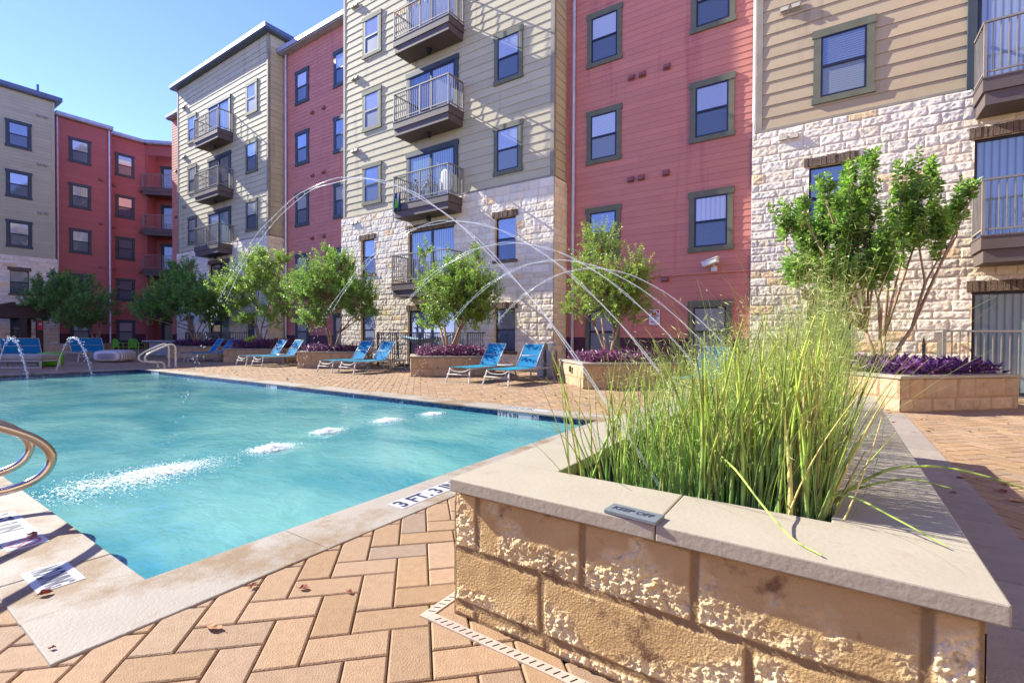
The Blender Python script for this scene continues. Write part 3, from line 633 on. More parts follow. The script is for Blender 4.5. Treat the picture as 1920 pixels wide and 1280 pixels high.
def lettering(parent, s, size, m_, origin, ux, uy, sx=1., name='lettering', off=.0):
    V, F = text_mb(s, size, sx); V2 = np.array(origin)+V[:, :1]*np.array(ux)+V[:, 1:2]*np.array(uy)
    mb = MB(); mb.add(V2, F); return obj(name, mb, m_, parent)
lettering(t, 'EMERGENCY', .05, 'ink', (-.128, -.0165, .005), (1, 0, 0), (0, 0, 1), .82); lettering(t, 'PHONE', .05, 'ink', (-.075, -.0165, -.055), (1, 0, 0), (0, 0, 1), .85)
m = MB(); m.box((-.07, -.0165, -.129), (.12, -.0125, -.117)); m.add([(-.12, -.0165, -.123), (-.05, -.0165, -.15), (-.05, -.0165, -.096)], np.array([[0, 1, 2]])); obj('arrow', m, 'ink_red', t)

# patio fences (dark bars in front of the ground floor doors)
def fence(label, x0, x1, y0, y1, m_, z=1.22):
    t = thing('patio_fence', label, 'fence', ((x0+x1)/2, y0, 0)); ox = (x0+x1)/2
    def side(p, q, mb):
        p = np.array(p); q = np.array(q); L = np.linalg.norm(q-p); d = (q-p)/L
        mb.bar((*p, z), (*q, z), .045, .035); mb.bar((*p, .1), (*q, .1), .03)
        for i in range(1, int(L/.11)): c = p+d*i*.11; mb.bar((*c, .116), (*c, z-.018), .016)
    m = MB(); side((x0-ox, 0), (x1-ox, 0), m); obj('front_panel', m, m_, t)
    for x in (x0, x1): m = MB(); side((x-ox, .05), (x-ox, y1-y0), m); obj('side_panel', m, m_, t)
    for x in (x0, (x0+x1)/2, x1): m = MB(); m.box((x-ox-.028, -.028, 0), (x-ox+.028, .028, z+.03)); obj('post', m, m_, t)
fence('dark bar patio fence with hammock behind it', -14.0, -9.75, 11.9, 12.86, 'rail_dark')
fence('dark bar patio fence behind the shaded loungers', -29.9, -25.0, 11.9, 12.86, 'rail_dark')
fence('grey bar patio fence at right edge behind purple planter', 1.72, 5.6, 12.0, 12.86, 'rail', 1.27)

# balcony belongings on the centre tower
t = thing('bicycle', 'black road bicycle leaning on centre tower balcony', 'bicycle', (-12.55, 12.62, 5.95))
for x in (-.5, .5):
    a = np.linspace(0, 2*np.pi, 25); m = MB(); m.tube([(x+.33*math.cos(q), 0, .35+.33*math.sin(q)) for q in a], .016, 6, cap=False)
    for q in a[::2]: m.bar((x, 0, .35), (x+.32*math.cos(q), 0, .35+.32*math.sin(q)), .005)
    obj('wheel', m, 'rubber', t)
m = MB()
for p, q in (((-.5, 0, .35), (-.1, 0, .33)), ((-.1, 0, .33), (-.24, 0, .82)), ((-.5, 0, .35), (-.22, 0, .74)), ((-.1, 0, .33), (.36, 0, .74)), ((-.22, 0, .76), (.34, 0, .8)), ((.33, 0, .84), (.5, 0, .35))): m.tube([p, q], .017, 6)
obj('frame', m, 'black', t)
m = MB(); m.tube([(.33, 0, .84), (.34, 0, .93), (.45, .02, .93), (.52, .1, .86)], .014, 6); obj('handlebar', m, 'black', t)
m = MB(); m.lathe([(0, .84), (.06, .85), (.07, .88), (0, .89)], (-.27, 0, 0), 10); obj('saddle', m, 'black', t)
def cloth(w_, h_, amp, seed, z0=0.):
    nx, nz = 14, 14; X, Z = np.meshgrid(np.linspace(-w_/2, w_/2, nx), np.linspace(0, -h_, nz)); Y = amp*np.sin(X*26+seed)*(.3-Z/h_)+.012*np.sin(Z*9+seed)
    i, j = np.meshgrid(np.arange(nz-1), np.arange(nx-1), indexing='ij'); F = np.stack([i*nx+j, (i+1)*nx+j, (i+1)*nx+j+1, i*nx+j+1], -1).reshape(-1, 4)
    V = np.concatenate([np.stack([X, Y, Z+z0], -1).reshape(-1, 3), np.stack([X, Y+.012, Z+z0], -1).reshape(-1, 3)]); n_ = nx*nz
    mb = MB(); mb.add(V, [F, F[:, ::-1]+n_]); return mb
t = thing('towel', 'navy and green towel hanging off bicycle balcony corner', 'towel', (-13.3, 12.14, 6.3)); obj('cloth', cloth(.42, .62, .03, 1), 'cloth_blue', t, (0, 0, .0)); obj('green_patch', cloth(.17, .34, .03, 1), 'cloth_green', t, (.06, -.025, -.2))
t = obj('surfboard', MB().lathe([(0, 0), (.18, .05), (.27, .35), (.28, .7), (.2, 1.0), (0, 1.08)], (0, 0, 0), 16), 'lamp_white', None, (-11.45, 12.75, 5.95)); t.scale = (1, .12, 1); tag(t, 'white board standing behind bicycle on balcony', 'board')
m = MB()
for k in range(9): x = -1.2+k*.29; z = -.04-.05*math.sin(k/8*math.pi); m.add([(x-.06, 0, z), (x+.06, 0, z), (x, .004, z-.14)], np.array([[0, 2, 1]]), [(1, .4, .3), (1.2, 1.1, .3), (1.2, 1.1, 1)][k % 3])
m.tube([(-1.3, .004, .0), (-.6, .004, -.05), (0, .004, -.07), (.6, .004, -.05), (1.3, .004, 0)], .006, 5); mat('pennants', (.7, .5, .3), .8, attr=True)
tag(obj('pennant_string', m, 'pennants', None, (-12.18, 12.18, 12.93)), 'string of coloured pennants along topmost centre balcony rail', 'pennants')

# ------------------------------------------------------------------ stone planters with purple plants and trees
PV = [(.85, 9.38), (-4.46, 9.38), (-9.65, 9.35), (-15.06, 9.35), (-20.15, 9.35), (-25.6, 9.4)]
PA, PB, PH = 2.3, 1.75, .56
def planter_proto(label, loc, rz, a=PA, b=PB):
    t = thing('stone_planter', label, 'planter', (*loc, 0), rz, 'stone planters around the pool')
    f1 = FR((0, 0, 0), (1, 0, 0), (0, -1, 0)); f2 = FR((0, b, 0), (0, -1, 0), (-1, 0, 0)); f3 = FR((a, 0, 0), (0, 1, 0), (1, 0, 0)); f4 = FR((a, b, 0), (-1, 0, 0), (0, 1, 0))
    mb = MB()
    for k, (f, L) in enumerate(((f1, a), (f2, b), (f3, b), (f4, a))):
        q = ashlar(f, 0, L, 0, PH-.05, .018, (), 60+k, .012, (.19, .23)); mb.V += q.V; mb.F += [x+mb.n for x in q.F]; mb.C += q.C; mb.n += q.n
    obj('wall', mb, 'planter_stone', t, smooth=True)
    c = MB(); o = .035; wd = .27; z0, z1 = PH-.048, PH
    c.box((-o, -o, z0), (a+o, wd, z1)); c.box((-o, b-wd, z0), (a+o, b+o, z1)); c.box((-o, wd+.002, z0), (wd, b-wd-.002, z1)); c.box((a-wd, wd+.002, z0), (a+o, b-wd-.002, z1)); bevel(obj('capping', c, 'cap', t), .006)
    s = MB(); s.box((.2, .2, .1), (a-.2, b-.2, PH-.03)); obj('soil', s, 'soil', t)
    return t
pl = planter_proto('stone planter nearest the right edge with violet plants and tall leggy tree', PV[0], R(45))
plab = ['stone planter with round tree before red wall and black wall outlet', 'stone planter with tree below the centre tower balcony', 'stone planter with purple plants in front of red recess', 'stone planter behind sunlit lounger pair with yellow green shrub', 'shaded stone planter before narrow olive tower']
for v, lb in zip(PV[1:], plab): dup(pl, (*v, 0), R(45), lb)
dup(pl, (-35.2, 7.28, 0), R(45), 'shaded stone planter at far left behind two loungers')
m = MB(); m.box((-.012, -.05, -.07), (0, .05, .07)); m.box((-.03, -.035, -.045), (-.0121, .035, -.01)); m.box((-.03, -.035, .01), (-.0121, .035, .045))
tag(obj('wall_outlet', m, 'black', None, (-4.46-.023-.75*.7071-.016, 9.38+.75*.7071-.03, .38), R(45)), 'black electrical outlet on planter before red wall', 'outlet')

def leaves(mb, P, D, L, Wd, col, rg, fold=.25):
    """rhombic folded leaves: P base, D unit direction"""
    n = len(P); r = rg.normal(size=(n, 3)); Sd = np.cross(D, r); Sd /= np.linalg.norm(Sd, axis=1)[:, None]+1e-9; Nn = np.cross(Sd, D)
    L = L[:, None]; Wd = Wd[:, None]; mid = P+D*L*.45
    V = np.stack([P, mid+Sd*Wd/2+Nn*Wd*fold, P+D*L, mid-Sd*Wd/2+Nn*Wd*fold], 1)
    b = np.arange(n)[:, None]*4; F = np.concatenate([b+np.array([[0, 2, 1]]), b+np.array([[0, 3, 2]])])
    mb.add(V.reshape(-1, 3), [F], np.repeat(col, 4, 0))
def unit(a): return a/(np.linalg.norm(a, axis=-1)[..., None]+1e-9)

TREES = {'T0': ((-34.9, 9.4), [[-35.49, 8.35, 3.06, 1.64, 1.04], [-37.49, 7.78, 2.8, 1.04, 0.84], [-33.37, 8.83, 2.58, 1.13, 0.75], [-36.27, 8.31, 3.85, 1.34, 0.66], [-34.47, 8.54, 1.86, 1.19, 0.48], [-37.92, 7.64, 2.19, 0.75, 0.42]]),
'T1': ((-26.2, 10.9), [[-26.84, 10.5, 3.01, 1.32, 1.19], [-28.63, 10.0, 2.5, 1.06, 0.74], [-25.29, 10.68, 2.83, 1.06, 0.92], [-27.48, 10.51, 3.97, 0.58, 0.66], [-26.11, 10.58, 4.33, 0.24, 0.48], [-26.28, 11.72, 2.12, 0.58, 0.66], [-27.65, 9.22, 2.18, 0.58, 0.32]]),
'T2': ((-20.2, 10.9), [[-20.42, 10.79, 3.44, 1.09, 1.02], [-21.91, 10.42, 3.14, 0.86, 0.45], [-19.03, 10.93, 2.27, 0.64, 0.86], [-20.56, 11.1, 4.47, 0.41, 0.32], [-19.27, 11.19, 4.19, 0.45, 0.25], [-21.63, 10.73, 2.45, 0.59, 0.45], [-20.32, 10.19, 1.72, 0.45, 0.23]]),
'T3': ((-15.2, 10.85), [[-15.3, 10.81, 2.74, 1.13, 1.02], [-16.55, 10.54, 2.68, 0.62, 0.74], [-14.01, 10.98, 2.41, 0.64, 0.74], [-15.69, 10.91, 4.06, 0.2, 0.43], [-14.74, 10.85, 3.58, 0.39, 0.49], [-14.2, 11.4, 1.94, 0.39, 0.2], [-15.42, 10.13, 1.65, 0.43, 0.35]]),
'T4': ((-9.5, 10.8), [[-9.44, 10.86, 2.39, 0.96, 0.76], [-10.4, 10.72, 2.62, 0.32, 0.22], [-8.41, 10.95, 2.43, 0.48, 0.48], [-10.33, 10.58, 3.57, 0.14, 0.35], [-8.74, 11.05, 3.43, 0.14, 0.41], [-9.64, 11.34, 3.09, 0.48, 0.4], [-9.6, 10.23, 1.55, 0.35, 0.29], [-9.07, 11.3, 1.76, 0.56, 0.4]]),
'T5': ((-4.5, 10.85), [[-4.53, 10.85, 2.23, 0.77, 0.67], [-4.85, 11.09, 3.37, 0.44, 0.44], [-3.8, 10.82, 2.57, 0.28, 0.45], [-5.16, 10.69, 2.58, 0.23, 0.39], [-4.07, 10.89, 1.9, 0.49, 0.42], [-5.34, 10.83, 1.87, 0.28, 0.17]]),
'T6': ((0.75, 10.9), [[-0.73, 9.94, 3.09, 0.13, 0.43], [-0.43, 10.62, 2.77, 0.19, 0.58], [-0.44, 9.75, 3.38, 0.09, 0.27], [-0.14, 10.82, 3.08, 0.21, 0.72], [-0.12, 10.15, 3.66, 0.09, 0.29], [0.19, 10.47, 3.07, 0.23, 0.82], [0.2, 10.93, 4.0, 0.11, 0.31], [0.46, 10.64, 3.17, 0.19, 0.87], [0.5, 10.83, 4.15, 0.1, 0.29], [0.75, 10.41, 2.63, 0.15, 0.48], [1.05, 11.41, 3.25, 0.19, 0.72], [1.0, 11.15, 3.92, 0.1, 0.29], [1.24, 11.08, 3.25, 0.19, 0.77], [1.46, 11.73, 4.0, 0.11, 0.38], [1.55, 11.25, 2.96, 0.15, 0.48], [1.81, 11.6, 3.28, 0.12, 0.43], [1.95, 11.35, 3.72, 0.09, 0.21], [0.04, 10.33, 2.12, 0.34, 0.31], [0.58, 10.48, 2.19, 0.27, 0.27], [-0.51, 9.81, 2.19, 0.24, 0.27]])}
def tree(key, label, nshoot, ll, tint, seed, upw=.8, fork=.9, r0=.055):
    nshoot = int(nshoot*2.0); ll *= 1.22
    base, blobs = TREES[key]; rg = np.random.default_rng(seed); B = np.array([base[0], base[1], .5])
    t = thing('crape_myrtle', label, 'tree', tuple(B)); tk = MB(); lf = MB()
    nst = 4; forks = []
    for k in range(nst):
        a = k*2*np.pi/nst+rg.uniform(-.4, .4); f = np.array([.32*math.cos(a)*rg.uniform(.6, 1.2), .32*math.sin(a)*rg.uniform(.6, 1.2), fork*rg.uniform(.8, 1.15)])
        tk.tube([(.04*math.cos(a), .04*math.sin(a), -.02), f*np.array([.45, .45, .4])+rg.normal(0, .02, 3), f], [r0*.9, r0*.75, r0*.55], 7); forks.append(f)
    vol = np.array([b[3]*b[3]*b[4] for b in blobs])**.72; vol /= vol.sum()
    for b, vv in zip(blobs, vol):
        c = np.array(b[:3])-B; rad = np.array([b[3], b[3], b[4]]); f = min(forks, key=lambda q: np.linalg.norm((q-c)[:2]))
        low = c-np.array([0, 0, rad[2]*.7]); mid = (f+low)/2+np.array([0, 0, .06])+rg.normal(0, .05, 3)
        tk.tube([f, mid, low, c+np.array([0, 0, rad[2]*.3])], [r0*.5, r0*.38, r0*.28, r0*.1], 5)
        ns = max(6, int(nshoot*vv)); u = unit(rg.normal(size=(ns, 3))); rr = rg.random(ns)**.42
        keep = fbm(u[:, 0]*2.3+seed, u[:, 2]*2.3+u[:, 1]*1.7, 2, seed) > .36; u = u[keep]; rr = rr[keep]; ns = len(u)
        P = c+u*(rr*rg.choice([.8, .92, 1.0, 1.22], ns))[:, None]*rad; up = np.array([0, 0, 1.]); dr = unit(u*.55+up*upw+rg.normal(0, .28, (ns, 3))); ln = rg.uniform(.16, .5, ns)*(.6+.4*min(1, rad[0]/.4))
        for p_, d_, l_, r_ in zip(P, dr, ln, rr):
            if rg.random() < .5: tk.tube([low*.4+c*.6, (c+p_)/2+rg.normal(0, .03, 3), p_, p_+d_*l_], [.008, .007, .005, .002], 3, cap=False)
            else: tk.tube([p_-d_*.12, p_+d_*l_], [.004, .002], 3, cap=False)
        k = 18; s = np.linspace(.0, 1.02, k)[None]; ph = np.arange(k)[None]*2.4+rg.uniform(0, 6, ns)[:, None]
        Q = P[:, None]+dr[:, None]*(ln[:, None]*s)[..., None]
        a1 = unit(np.cross(dr, rg.normal(size=(ns, 3)))); a2 = np.cross(dr, a1)
        side = a1[:, None]*np.cos(ph)[..., None]+a2[:, None]*np.sin(ph)[..., None]
        dd = unit(side*.9+dr[:, None]*(.25+.5*s)[..., None]+rg.normal(0, .25, (ns, k, 3))-np.array([0, 0, .15]))
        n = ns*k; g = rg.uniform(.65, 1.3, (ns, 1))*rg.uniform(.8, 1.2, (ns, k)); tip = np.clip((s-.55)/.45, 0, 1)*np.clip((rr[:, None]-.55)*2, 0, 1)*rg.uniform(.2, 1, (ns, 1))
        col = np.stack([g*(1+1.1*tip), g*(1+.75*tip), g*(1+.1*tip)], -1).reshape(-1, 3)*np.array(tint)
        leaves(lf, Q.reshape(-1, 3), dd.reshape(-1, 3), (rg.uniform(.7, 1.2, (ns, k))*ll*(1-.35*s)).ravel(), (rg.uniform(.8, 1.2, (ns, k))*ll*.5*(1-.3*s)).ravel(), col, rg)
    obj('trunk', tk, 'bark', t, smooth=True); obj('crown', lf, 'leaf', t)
tree('T0', 'dark spreading tree in shade at far left behind two loungers', 620, .12, (.62, .8, .95), 1)  # shade put into the leaf tint, darker and bluer
tree('T1', 'dark bluish tree in shade before narrow olive tower', 620, .11, (.68, .9, 1.0), 2)  # leaf tint darkened too, standing in for the shade here
tree('T2', 'bright tree before the downspout right of the narrow olive tower', 520, .095, (1.15, 1.1, .9), 3)
tree('T3', 'bushy tree in front of red recess left of the centre tower', 640, .09, (1, 1.02, 1), 4)
tree('T4', 'bushy tree before the centre tower balcony door', 560, .08, (1.08, 1.05, .9), 5)
tree('T5', 'round small leaved tree in front of red wall with camera', 560, .062, (1.25, 1.1, .95), 6, .45, 1.0, .04)
tree('T6', 'leggy tree with upright plumes in front of right tower stone', 520, .108, (1.0, 1.05, .95), 8, 1.6, .75, .05)

def purple_bed(label, v, n, seed, big=1., mound=.12, rz=R(45), tint=(1, 1, 1)):
    rg = np.random.default_rng(seed); x = rg.uniform(.14, PA-.12, n); y = rg.uniform(.1, PB-.14, n)
    hz = mound*(.4+1.2*fbm(x*1.8+seed, y*1.8, 3, seed)); base = np.stack([x, y, PH-.03+hz*rg.uniform(.2, 1.25, n)], -1)
    az = rg.uniform(0, 2*np.pi, n); el = rg.uniform(-.25, .95, n); D = np.stack([np.cos(az)*np.cos(el), np.sin(az)*np.cos(el), np.sin(el)], -1)
    mb = MB(); L = rg.uniform(.07, .15, n)*big; g = rg.uniform(.55, 1.9, n); pk = (rg.random(n) < .3)*rg.uniform(.3, 1.1, n)
    col = np.stack([g*(1+1.5*pk), g*(1+1.6*pk), g*(1+1.0*pk)], -1)*np.array(tint)
    leaves(mb, base, D, L, L*.27, col, rg, .35)
    st = rg.integers(0, n, n//5)
    for i in st: mb.tube([(x[i], y[i], PH-.05), base[i]], [.006, .004], 3, (.8, .8, .8), cap=False)
    o = obj('purple_groundcover', mb, 'purple_leaf', None, (*v, 0), rz); tag(o, label, 'plants', 'purple plant beds', 'stuff')
purple_bed('violet spiky plants filling planter at right edge', PV[0], 2600, 71, 1.25, .16, tint=(.8, .6, 1.1))
purple_bed('pinkish purple plants in planter before red wall', PV[1], 3200, 72, .85, .2, tint=(1.25, 1.15, 1.05))
purple_bed('pinkish purple plants in planter before centre tower', PV[2], 3000, 73, .9, .2, tint=(1.3, 1.05, 1.0))
purple_bed('purple plants in planter before red recess', PV[3], 2400, 74, 1, .18)
purple_bed('purple plants spilling over planter behind sunlit lounger pair', PV[4], 2400, 75, 1.1, .28)
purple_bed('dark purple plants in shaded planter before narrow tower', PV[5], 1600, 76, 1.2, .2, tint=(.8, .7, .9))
rg = np.random.default_rng(90); n = 170; mb = MB(); az = rg.uniform(0, 6.28, n); el = rg.uniform(.0, 1.4, n); D = np.stack([np.cos(az)*np.cos(el), np.sin(az)*np.cos(el), np.sin(el)], -1)
leaves(mb, D*rg.uniform(.02, .24, (n, 1))+np.array([0, 0, .12]), D, rg.uniform(.14, .26, n), rg.uniform(.06, .1, n), np.stack([rg.uniform(2.2, 3.6, n), rg.uniform(1.9, 2.6, n), rg.uniform(.8, 1.5, n)], -1), rg)
mb.tube([(0, 0, -.05), (0, 0, .15)], .012, 6); tag(obj('small_shrub', mb, 'leaf', None, (-20.65, 10.75, PH)), 'small yellow green shrub among purple plants', 'shrub')
m = MB(); m.tube([(0, 0, -.03), (0, 0, .42)], .022, 8); m.lathe([(0, .42), (.026, .42), (.026, .47), (0, .62)], (0, 0, 0), 8); tag(obj('spike_light', m, 'black', None, (1.25, 10.5, PH)), 'thin black spike light among violet plants', 'garden light')

# ------------------------------------------------------------------ raised water planter in the foreground
rwp = thing('raised_water_planter', 'foreground rock faced raised planter with pale stone cap and pond', 'planter', ((QX0+QX1)/2, (QY0+QY1)/2, 0))
def rp(nm, mb, m): return obj(nm, mb, m, rwp, tuple(-rwp.location), smooth=nm in ('front_wall', 'side_wall'))
def rough_face(fr, u0, u1, courses, res, seed, amp=1.):
    ztop = courses[0][0]; nu = int((u1-u0)/res)+1; nz = int(ztop/res)+1
    U, Z = np.meshgrid(np.linspace(u0, u1, nu), np.linspace(0, ztop, nz)); D = np.full(U.shape, -.018)+.004*(fbm(U*60, Z*60, 3, seed)-.5); C = np.ones(U.shape+(3,))*np.array([.62, .62, .66])
    Uw = U+.007*(fbm(U*14, Z*14, 3, seed+3)-.5); Zw = Z+.007*(fbm(U*14, Z*14, 3, seed+8)-.5)
    rg = np.random.default_rng(seed)
    for k, (zt, zb, bs) in enumerate(courses):
        for a, b in zip(bs[:-1], bs[1:]):
            s = (Zw <= zt) & (Zw >= zb) & (Uw >= a) & (Uw <= b)
            if not s.any(): continue
            u, z = Uw[s], Zw[s]; off = rg.uniform(0, 50)
            ed = np.minimum(np.minimum(u-a, b-u)*1., np.minimum(z-zb, zt-z)) - .0085
            kk = np.clip(ed/.011, 0, 1); kk = kk*kk*(3-2*kk)
            lo = fbm(u*5+off, z*6+off, 3, seed+k)-.5; hi = fbm(u*62+off, z*52+off, 4, seed+21, .62)-.5; rd = np.abs(fbm(u*30+off, z*26, 4, seed+33, .6)-.5)
            vr = np.abs(fbm(u*9+z*3+off, z*22-u*6, 3, seed+40)-.5)
            rough = np.clip((fbm(u*5+off, z*5+off, 5, seed+77, .55)-.5)*6+3.0*((zt-z)/(zt-zb)-.36), .0, 1)
            D[s] = kk*(.003+.010*lo*amp+amp*rough*(.010*hi+.008*facets(u+off+.004*hi, z+off, .026, seed+50, 1.6)+.0055*facets(u+off, z+off, .011, seed+60, 1.6)+.004*vr)+.0008*hi)
            g = rg.uniform(.90, 1.08)*(1-.10*np.clip(.5-rough, 0, 1)); pale = rough*.34  # rough fracture faces paler, with sunlit cream put into their tint
            C[s] = kk[:, None]*np.stack([g*(1+pale), g*(1+1.75*pale), g*(1+3.1*pale)], -1)+(1-kk[:, None])*np.array([.50, .48, .50])
    i, j = np.meshgrid(np.arange(nz-1), np.arange(nu-1), indexing='ij'); F = np.stack([i*nu+j, i*nu+j+1, (i+1)*nu+j+1, (i+1)*nu+j], -1).reshape(-1, 4)
    mb = MB(); mb.add(fr.p(U, D, Z).reshape(-1, 3), [F], C.reshape(-1, 3)); return mb
WX0, WX1, WY0, WY1 = -1.29, .296, 1.498, QY1-.03
ct = CAPZ-.052
courses = [(ct, .277, [WX0, -1.17, -.712, -.341, .192, WX1]), (.277, .056, [WX0, -.872, -.189, WX1]), (.056, 0, [WX0, -1.17, -.85, -.45, .0, WX1])]
rp('front_wall', rough_face(FR((0, WY0, 0), (1, 0, 0), (0, -1, 0)), WX0, WX1, courses, .0032, 12), 'rough_stone')
def rc(a, b):
    out = []
    for zt, zb in ((ct, .277), (.277, .056), (.056, 0)):
        p = [a]
        while p[-1] < b-.3: p.append(p[-1]+random.uniform(.35, .62))
        p[-1] = b; out.append((zt, zb, p))
    return out
rp('side_wall', rough_face(FR((WX0, 0, 0), (0, -1, 0), (-1, 0, 0)), -WY1, -WY0, rc(-WY1, -WY0), .012, 14), 'rough_stone')
rp('side_wall', rough_face(FR((WX1, 0, 0), (0, 1, 0), (1, 0, 0)), WY0, WY1, rc(WY0, WY1), .008, 16), 'rough_stone')
IX0, IX1, IY0, IY1 = -.97, .0, 1.80, 5.46
m = MB()
def capbox(a, b): m.box((a[0], a[1], CAPZ-.052), (b[0], b[1], CAPZ))
for a, b in ((QX0, -.452), (-.449, QX1)): capbox((a, QY0), (b, IY0-.001))
capbox((QX0, IY1+.001), (QX1, QY1))
for a, b in ((IY0+.001, 2.47), (2.474, 3.68), (3.684, IY1-.001)): capbox((QX0, a), (IX0, b)); capbox((IX1, a+.0), (QX1, b))
cap = rp('cap', m, 'cap'); bevel(cap, .005, 2)
m = MB()
for a, b in (((IX0-.03, IY0-.03), (IX0-.002, IY1+.03)), ((IX1+.002, IY0-.03), (IX1+.03, IY1+.03)), ((IX0-.001, IY0-.03), (IX1+.001, IY0-.002)), ((IX0-.001, IY1+.002), (IX1+.001, IY1+.03))): m.box((*a, .1), (*b, CAPZ-.053))
rp('inner_wall', m, 'dark_bowl')
m = MB(); m.quad((IX0, IY0, .435), (IX1, IY0, .435), (IX1, IY1, .435), (IX0, IY1, .435)); rp('pond_surface', m, 'pond_water')
# pots and stones just under the pond surface
rg = np.random.default_rng(33); m = MB()
for _ in range(70):
    c = np.array([rg.uniform(IX0+.05, IX1-.05), IY0+.04+3.3*rg.random()**2, rg.uniform(.40, .44)]); r_ = rg.uniform(.02, .055)
    u = unit(rg.normal(size=(14, 3))); th = np.arange(8)*np.pi/4
    m.lathe([(0, -r_*.6), (r_*rg.uniform(.7, 1), -r_*.3), (r_*rg.uniform(.8, 1.1), .1*r_), (r_*.6, r_*.5), (0, r_*.6)], c, 7, np.array([1, 1, 1.1])*rg.uniform(.3, 1.2))
mat('pebble', (.16, .16, .19), .5, attr=True); o = obj('pond_pebbles', m, 'pebble', None); tag(o, 'dark pebbles in the foreground planter pond', 'pebbles', kind='stuff')
# KEEP OFF plate
t = thing('keep_off_plaque', 'grey KEEP OFF plaque lying on foreground planter cap', 'sign', (-.529, 1.494, CAPZ)); t.rotation_euler = (0, 0, R(-4))
m = MB(); m.box((-.088, -.037, .0005), (.088, .037, .013)); bevel(obj('plate', m, 'sign_grey', t), .002)
o = lettering(t, 'KEEP OFF', .038, 'ink', (-.072, -.0135, .0138), (1, 0, 0), (.12, 1, 0), .86)
# reeds
rg = np.random.default_rng(44)
def reeds(mb, P, H, lean, curve, rad, n, colf, sides=4, nodes=0):
    k = len(P); s = np.linspace(0, 1, n)[None, :, None]
    C = P[:, None]+np.concatenate([lean[:, None]*s+curve[:, None]*s**2.2, np.zeros((k, n, 1))], -1)
    C[:, :, 2] += H[:, None]*(s[..., 0]-.18*(np.linalg.norm(curve, axis=1)[:, None]/.6)*s[..., 0]**2)
    th = np.arange(sides)*2*np.pi/sides; ring = np.stack([np.cos(th), np.sin(th), 0*th], -1)
    rr = rad[:, None]*(1-.75*s[..., 0]**1.5)
    V = C[:, :, None]+rr[..., None, None]*ring[None, None]
    base = (np.arange(k)*n*sides)[:, None, None]; i = np.arange(n-1)[None, :, None]*sides; j = np.arange(sides)[None, None]; j2 = (j+1) % sides
    F = np.stack([base+i+j, base+i+j2, base+i+sides+j2, base+i+sides+j], -1).reshape(-1, 4)
    col = colf(k, s[..., 0]); col = np.repeat(col, sides, axis=1)
    mb.add(V.reshape(-1, 3), [F], col.reshape(-1, 3))
def hcol(k, s):
    g = rg.uniform(.6, 1.35, (k, 1)); dry = (rg.random((k, 1)) < .13)
    c = np.stack([g*(.6+.75*s), g*(.78+.4*s), g*(1.1-.3*s)], -1)
    ring = (np.arange(s.shape[1]) % 3 == 2)[None]; c = np.where(ring[..., None], c*np.array([.5, .42, .4]), c)
    return np.where(dry[..., None], np.stack([g*1.5+0*s, g*.9+0*s, g*1.6+0*s], -1), c)
mb = MB(); n = 560
x = IX1-.025-.93*rg.random(n)**1.75; y = IY0+.03+3.5*rg.random(n)**1.4; P = np.stack([x, y, np.full(n, .40)], -1)
fx = (x-IX0)/(IX1-IX0); H = rg.uniform(.32, .62, n)+.22*fx*rg.random(n)+.08*rg.random(n)
reeds(mb, P, H, np.stack([rg.normal(.0, .07, n)+.05*(fx-.6), rg.normal(-.0, .06, n)], -1), rg.normal(0, .06, (n, 2)), rg.uniform(.0029, .0056, n), 16, hcol, 6)
n = 90; P = np.stack([IX1-.03-.42*rg.random(n), IY0+.03+.22*rg.random(n), np.full(n, .41)], -1)         # the thick clump at the corner
reeds(mb, P, rg.uniform(.35, .85, n), np.stack([rg.normal(.03, .06, n), rg.normal(0, .03, n)], -1), rg.normal(0, .06, (n, 2)), rg.uniform(.006, .0095, n), 16, hcol, 6)
n = 46; P = np.stack([IX0+.05+.5*rg.random(n), IY0+.04+1.2*rg.random(n), np.full(n, .41)], -1)            # loose stalks at the left
reeds(mb, P, rg.uniform(.28, .6, n), np.stack([rg.normal(.0, .14, n), rg.normal(0, .1, n)], -1), rg.normal(0, .1, (n, 2)), rg.uniform(.003, .0055, n), 16, hcol, 5)
o = tag(obj('horsetail_reeds', mb, 'reed', None, smooth=True), 'dense green horsetail reeds standing in the foreground pond', 'reeds', kind='stuff')
def scol(k, s):
    g = rg.uniform(.6, 1.5, (k, 1)); mixv = rg.random((k, 1)); z = 0*s
    return np.stack([g*(.75+.5*mixv*s), g*(1.0-.1*mixv*s), g*(.75+.4*mixv*s)], -1)
mb = MB(); n = 1900
x = IX1-.02-.80*rg.random(n)**1.7; y = IY0+.05+2.9*rg.random(n)**1.3; P = np.stack([x, y, np.full(n, .42)], -1)
fx = (x-IX0)/(IX1-IX0)
H = rg.uniform(.42, .74, n)+.52*fx**1.5*rg.random(n)**.8+.13*(y-IY0)*fx*rg.random(n)
reeds(mb, P, H, np.stack([rg.normal(.02, .10, n), rg.normal(.02, .10, n)], -1), rg.normal(0, .15, (n, 2)), rg.uniform(.0009, .0019, n), 12, scol, 3)
